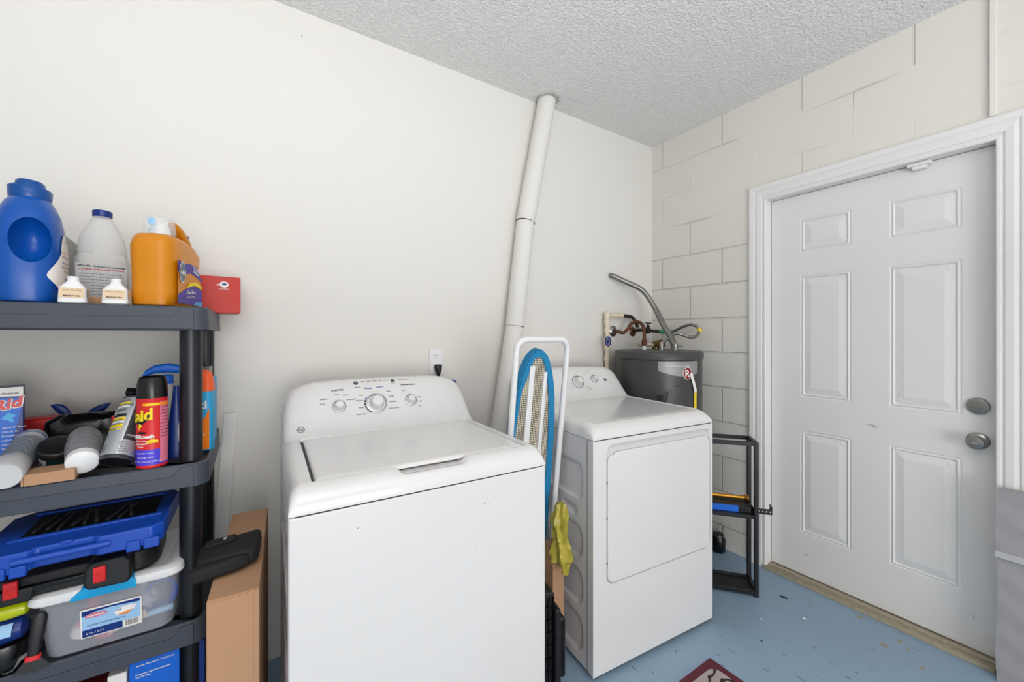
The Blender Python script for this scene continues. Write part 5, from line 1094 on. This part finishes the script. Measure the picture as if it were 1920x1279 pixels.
ZQ = 0.7885
bq = thing('blue_tool_case', 'blue moulded tool case lying flat on top of the black case', 'tool case', (-0.345, 1.290, ZQ), math.radians(2))
Q0, Q1, QD, QH = -0.155, 0.158, 0.280, 0.044
bm = BM(); N = 60
def case_out(x):   # front edge: handle recess in the middle
    return 0.0+0.012*sstep((0.055-abs(x+0.010))/0.012)
pl_ = [(x, case_out(x)) for x in lins(Q0+0.02, Q1-0.02, 60)]+[(Q1, 0.02), (Q1+0.010, QD-0.03), (Q1-0.005, QD), (Q0+0.03, QD), (Q0, QD-0.03), (Q0, 0.02)]
prism(bm, pl_, 0.0, QH); cs = obj('case_shell', bm, M['caseblue'], bq, bevel=0.004)
bm = BM(); prism(bm, [(Q0+0.055, 0.085), (Q1-0.025, 0.085), (Q1-0.025, QD-0.045), (Q0+0.055, QD-0.045)], QH-0.002, QH+0.001); obj('window', bm, M['blkgloss'], bq, label='dark clear window showing tools')
bm = BM()
for pol in ([(Q0+0.04, 0.07), (Q1-0.01, 0.07), (Q1-0.01, 0.083), (Q0+0.04, 0.083)], [(Q0+0.04, QD-0.040), (Q1-0.02, QD-0.040), (Q1-0.02, QD-0.030), (Q0+0.04, QD-0.030)]):
    obj('window_frame', prism(BM(), pol, QH-0.001, QH+0.005), M['caseblue'], bq, bevel=0.002)
bm = BM()
for x0, x1 in ((Q0+0.012, Q0+0.062), (Q0+0.066, Q0+0.092), (Q1-0.066, Q1-0.040), (Q1-0.036, Q1-0.006)):
    obj('latch', prism(BM(), [(x0, 0.0), (x1, 0.0), (x1, QH*0.55), (x0, QH*0.55)], -0.006, 0.006, lambda x, y, z: (x, z, y-0.006)), M['caseblue'], bq, bevel=0.003)
bm = BM(); rings = [[(x, -0.002+a, 0.026+b) for a, b, _ in sup(0, 0, 0, 0.007, 0.007, 2, N=12)] for x in lins(-0.085, 0.065, 8)]; ring_skin(bm, rings); obj('carry_handle', bm, M['caseblue'], bq, smooth=True)
bm = BM(); prism(bm, rrect(-0.018, 0.002, 0.010, 0.034, 0.003), QH-0.004, QH+0.003); obj('handle_lug', bm, M['caseblue'], bq, bevel=0.002)
bm = BM(); random.seed(5)
for k in range(9):
    x0 = Q0+0.07+k*0.021; tube(bm, [(x0, 0.10+random.random()*0.02, QH+0.0015), (x0+random.uniform(-0.02, 0.03), 0.20+random.random()*0.02, QH+0.0015)], 0.0035, 8)
obj('tools', bm, M['char'], bq)

# left end of third shelf
lg = thing('lime_pouch', 'glossy lime green cylinder lying at left end of third shelf', 'bottle', (-0.525, 1.385, ZCc+0.136)); 
bm = BM(); lathe(bm, [(0.008, -0.09), (0.017, -0.085), (0.019, -0.06), (0.019, 0.06), (0.016, 0.085), (0.008, 0.09)], 30, ax=(1, 0.05, 0)); obj('bottle_body', bm, M['lime'], lg, smooth=True)
bp_ = thing('blue_packet', 'glossy dark blue packet lying under the lime green cylinder', 'packet', (-0.525, 1.390, ZCc+0.090))
bm = BM(); lathe(bm, [(0.010, -0.10), (0.022, -0.092), (0.027, -0.06), (0.028, 0.05), (0.024, 0.078), (0.012, 0.086)], 30, ax=(1, 0.08, 0)); obj('packet_body', bm, M['navy'], bp_, smooth=True)
bm = BM(); patch(bm, -0.014, 0.014, 0.0, 0.07, lambda a, b: Vector((b, -0.0280*math.cos(a/0.028+0.5)-0.004, 0.0280*math.sin(a/0.028+0.5)))); obj('packet_label', bm, M['lightblue'], bp_)
sc_ = thing('scraper', 'black handled scraper with red collar leaning in front of the clear bin', 'scraper', (-0.424, 1.352, ZCc)); sc_.rotation_euler = (math.radians(-6), math.radians(7), math.radians(12))
bm = BM(); rings = [[(a, b, z) for a, b, _ in sup(0, 0, 0, w_, d_, 3, N=20)] for z, w_, d_ in ((0.034, 0.008, 0.006), (0.045, 0.010, 0.007), (0.08, 0.012, 0.008), (0.115, 0.012, 0.008), (0.125, 0.007, 0.006))]; ring_skin(bm, rings); obj('handle', bm, M['blk'], sc_, smooth=True)
bm = BM(); ring_skin(bm, [[(a, b, z) for a, b, _ in sup(0, 0, 0, 0.0125, 0.0075, 3, N=20)] for z in (0.026, 0.036)]); obj('collar', bm, M['redp'], sc_, smooth=True, label='red collar')
bm = BM(); prism(bm, [(-0.012, 0.028), (0.012, 0.028), (0.028, 0.008), (0.010, 0.0), (-0.026, 0.004)], -0.0015, 0.0015, lambda x, y, z: (x, z, y)); obj('blade', bm, M['blkmetal'], sc_)
cp_ = thing('clear_packaging', 'crinkled clear blister packaging at left end of third shelf', 'packaging', (-0.462, 1.395, ZCc+0.001)); cp_.scale = (0.6, 0.6, 1)
random.seed(21); bm = BM(); grid(bm, lins(-0.06, 0.05, 10), lins(-0.035, 0.05, 8), lambda a, b: (a, b, max(0.0, 0.012+0.016*math.sin(a*70+b*40)+random.uniform(-0.005, 0.005)))); obj('blister', bm, M['clear'], cp_)
tag(obj('black_pouch', loft(BM(), [(0, 0, 0, 0.075, 0.07, 3), (0, 0, 0.012, 0.08, 0.075, 3), (0, 0, 0.055, 0.075, 0.065, 3), (0, 0, 0.062, 0.06, 0.05, 3)], 40), M['blkgloss'], loc=(-0.51, 1.445, ZCc), smooth=True), 'flat black pouch lying behind the clear packaging', 'pouch')

# --- fourth shelf
b4 = thing('blue_retail_box', 'bright blue retail box with white text on the lowest visible shelf', 'box', (-0.263, 1.372, ZDd), 0)
bm = BM(); box(bm, 0, 0.098, 0, 0.10, 0, 0.352); obj('box_body', bm, M['royal'], b4, bevel=0.001)
bm = BM(); pf = plane_fn((0, 0, 0), (1, 0, 0), (0, 0, 1), 0.001)
text_bm(bm, 'viewing dimensions: 9 in (23 cm)', 0.0056, lambda x, y: pf(0.050+x, 0.340+y), mi=0, bold=0.02); text_bm(bm, 'Designed to replace Incandescent', 0.0050, lambda x, y: pf(0.012+x, 0.318+y), cx=False, mi=0, bold=0.03); text_bm(bm, 'and CFL bulbs.', 0.0050, lambda x, y: pf(0.012+x, 0.311+y), cx=False, mi=0, bold=0.03)
obj('box_print', bm, M['paper'], b4)
tag(obj('navy_box', box(BM(), 0, 0.045, 0, 0.12, 0, 0.345), M['navy'], loc=(-0.158, 1.39, ZDd), bevel=0.002), 'dark navy box standing right of the bright blue retail box', 'box')
tag(obj('white_navy_carton', box(BM(), 0, 0.036, 0, 0.10, 0, 0.330), M['paper'], loc=(-0.306, 1.385, ZDd), bevel=0.002), 'white carton standing left of the bright blue retail box', 'box')
tag(obj('dark_red_box', box(BM(), 0, 0.065, 0, 0.10, 0, 0.318), mat('dark_red_card', '5e1216', 0.4), loc=(-0.378, 1.38, ZDd), bevel=0.002), 'dark red box left of the white carton on the lowest shelf', 'box')

# ------------------------------------------------------------------ carton, holster, plastic strip between shelves and washer
bxx = thing('tall_carton', 'tall narrow brown cardboard carton between the shelving and the washing machine', 'cardboard box', (-0.088, 1.12, 0), math.radians(-3.5))
bm = BM(); box(bm, 0, 0.100, 0, 0.50, 0, 0.700); obj('carton', bm, M['card'], bxx, bevel=0.001)
bm = BM(); box(bm, 0.002, 0.088, -0.0018, 0.0, 0.0, 0.697); obj('front_flap', bm, M['card'], bxx)
bm = BM(); box(bm, 0.001, 0.099, 0.002, 0.498, 0.7002, 0.7025); obj('top_flap', bm, M['card'], bxx)
ho = thing('nylon_holster', 'black nylon pouch with snap flap lying on the tall carton', 'pouch', (-0.052, 1.285, 0.728)); ho.rotation_euler = (math.radians(-3), math.radians(-3), math.radians(6))
bm = BM(); prism(bm, [(-0.070, -0.040), (0.045, -0.066), (0.058, -0.055), (0.078, 0.055), (0.070, 0.068), (-0.045, 0.072), (-0.060, 0.055)], -0.020, 0.016); obj('pouch_body', bm, M['holster'], ho, bevel=0.009)
bm = BM(); prism(bm, [(-0.090, -0.072), (-0.070, -0.080), (0.010, -0.078), (0.040, -0.068), (0.0, -0.052), (-0.060, -0.040), (-0.088, -0.048)], -0.022, 0.010); obj('belt_loop', bm, M['holster'], ho, bevel=0.008)
bm = BM(); prism(bm, rrect(-0.050, 0.020, 0.025, 0.062, 0.010), 0.015, 0.023); fl_ = obj('snap_flap', bm, M['holster'], ho, bevel=0.003)
bm = BM(); lathe(bm, [(0.006, 0.023), (0.005, 0.026), (0, 0.0265)], 18, (-0.006, 0.044, 0)); obj('snap', bm, M['silver'], fl_, smooth=True, label='silver snap button')
ps = thing('plastic_channel', 'hazy clear plastic strip leaning on the back wall behind the shelving', 'plastic strip', (-0.055, 1.78, 0))
p0 = at(433, 775, y=1.845); p1 = at(412, 1010, y=1.78)
bm = BM(); d_ = Vector((0.030, 0, 0))
ring_skin(bm, [[p-Vector((0.020, 0.006, 0)), p+Vector((0.020, -0.006, 0)), p+Vector((0.020, 0.004, 0)), p-Vector((0.020, -0.004, 0))] for p in (Vector((p1.x, 1.800, 0.0)), Vector((p1.x+0.004, 1.81, 0.6)), p0)])
for v_ in bm.verts: v_.co -= Vector((-0.055, 1.78, 0))
obj('strip', bm, M['milky'], ps)
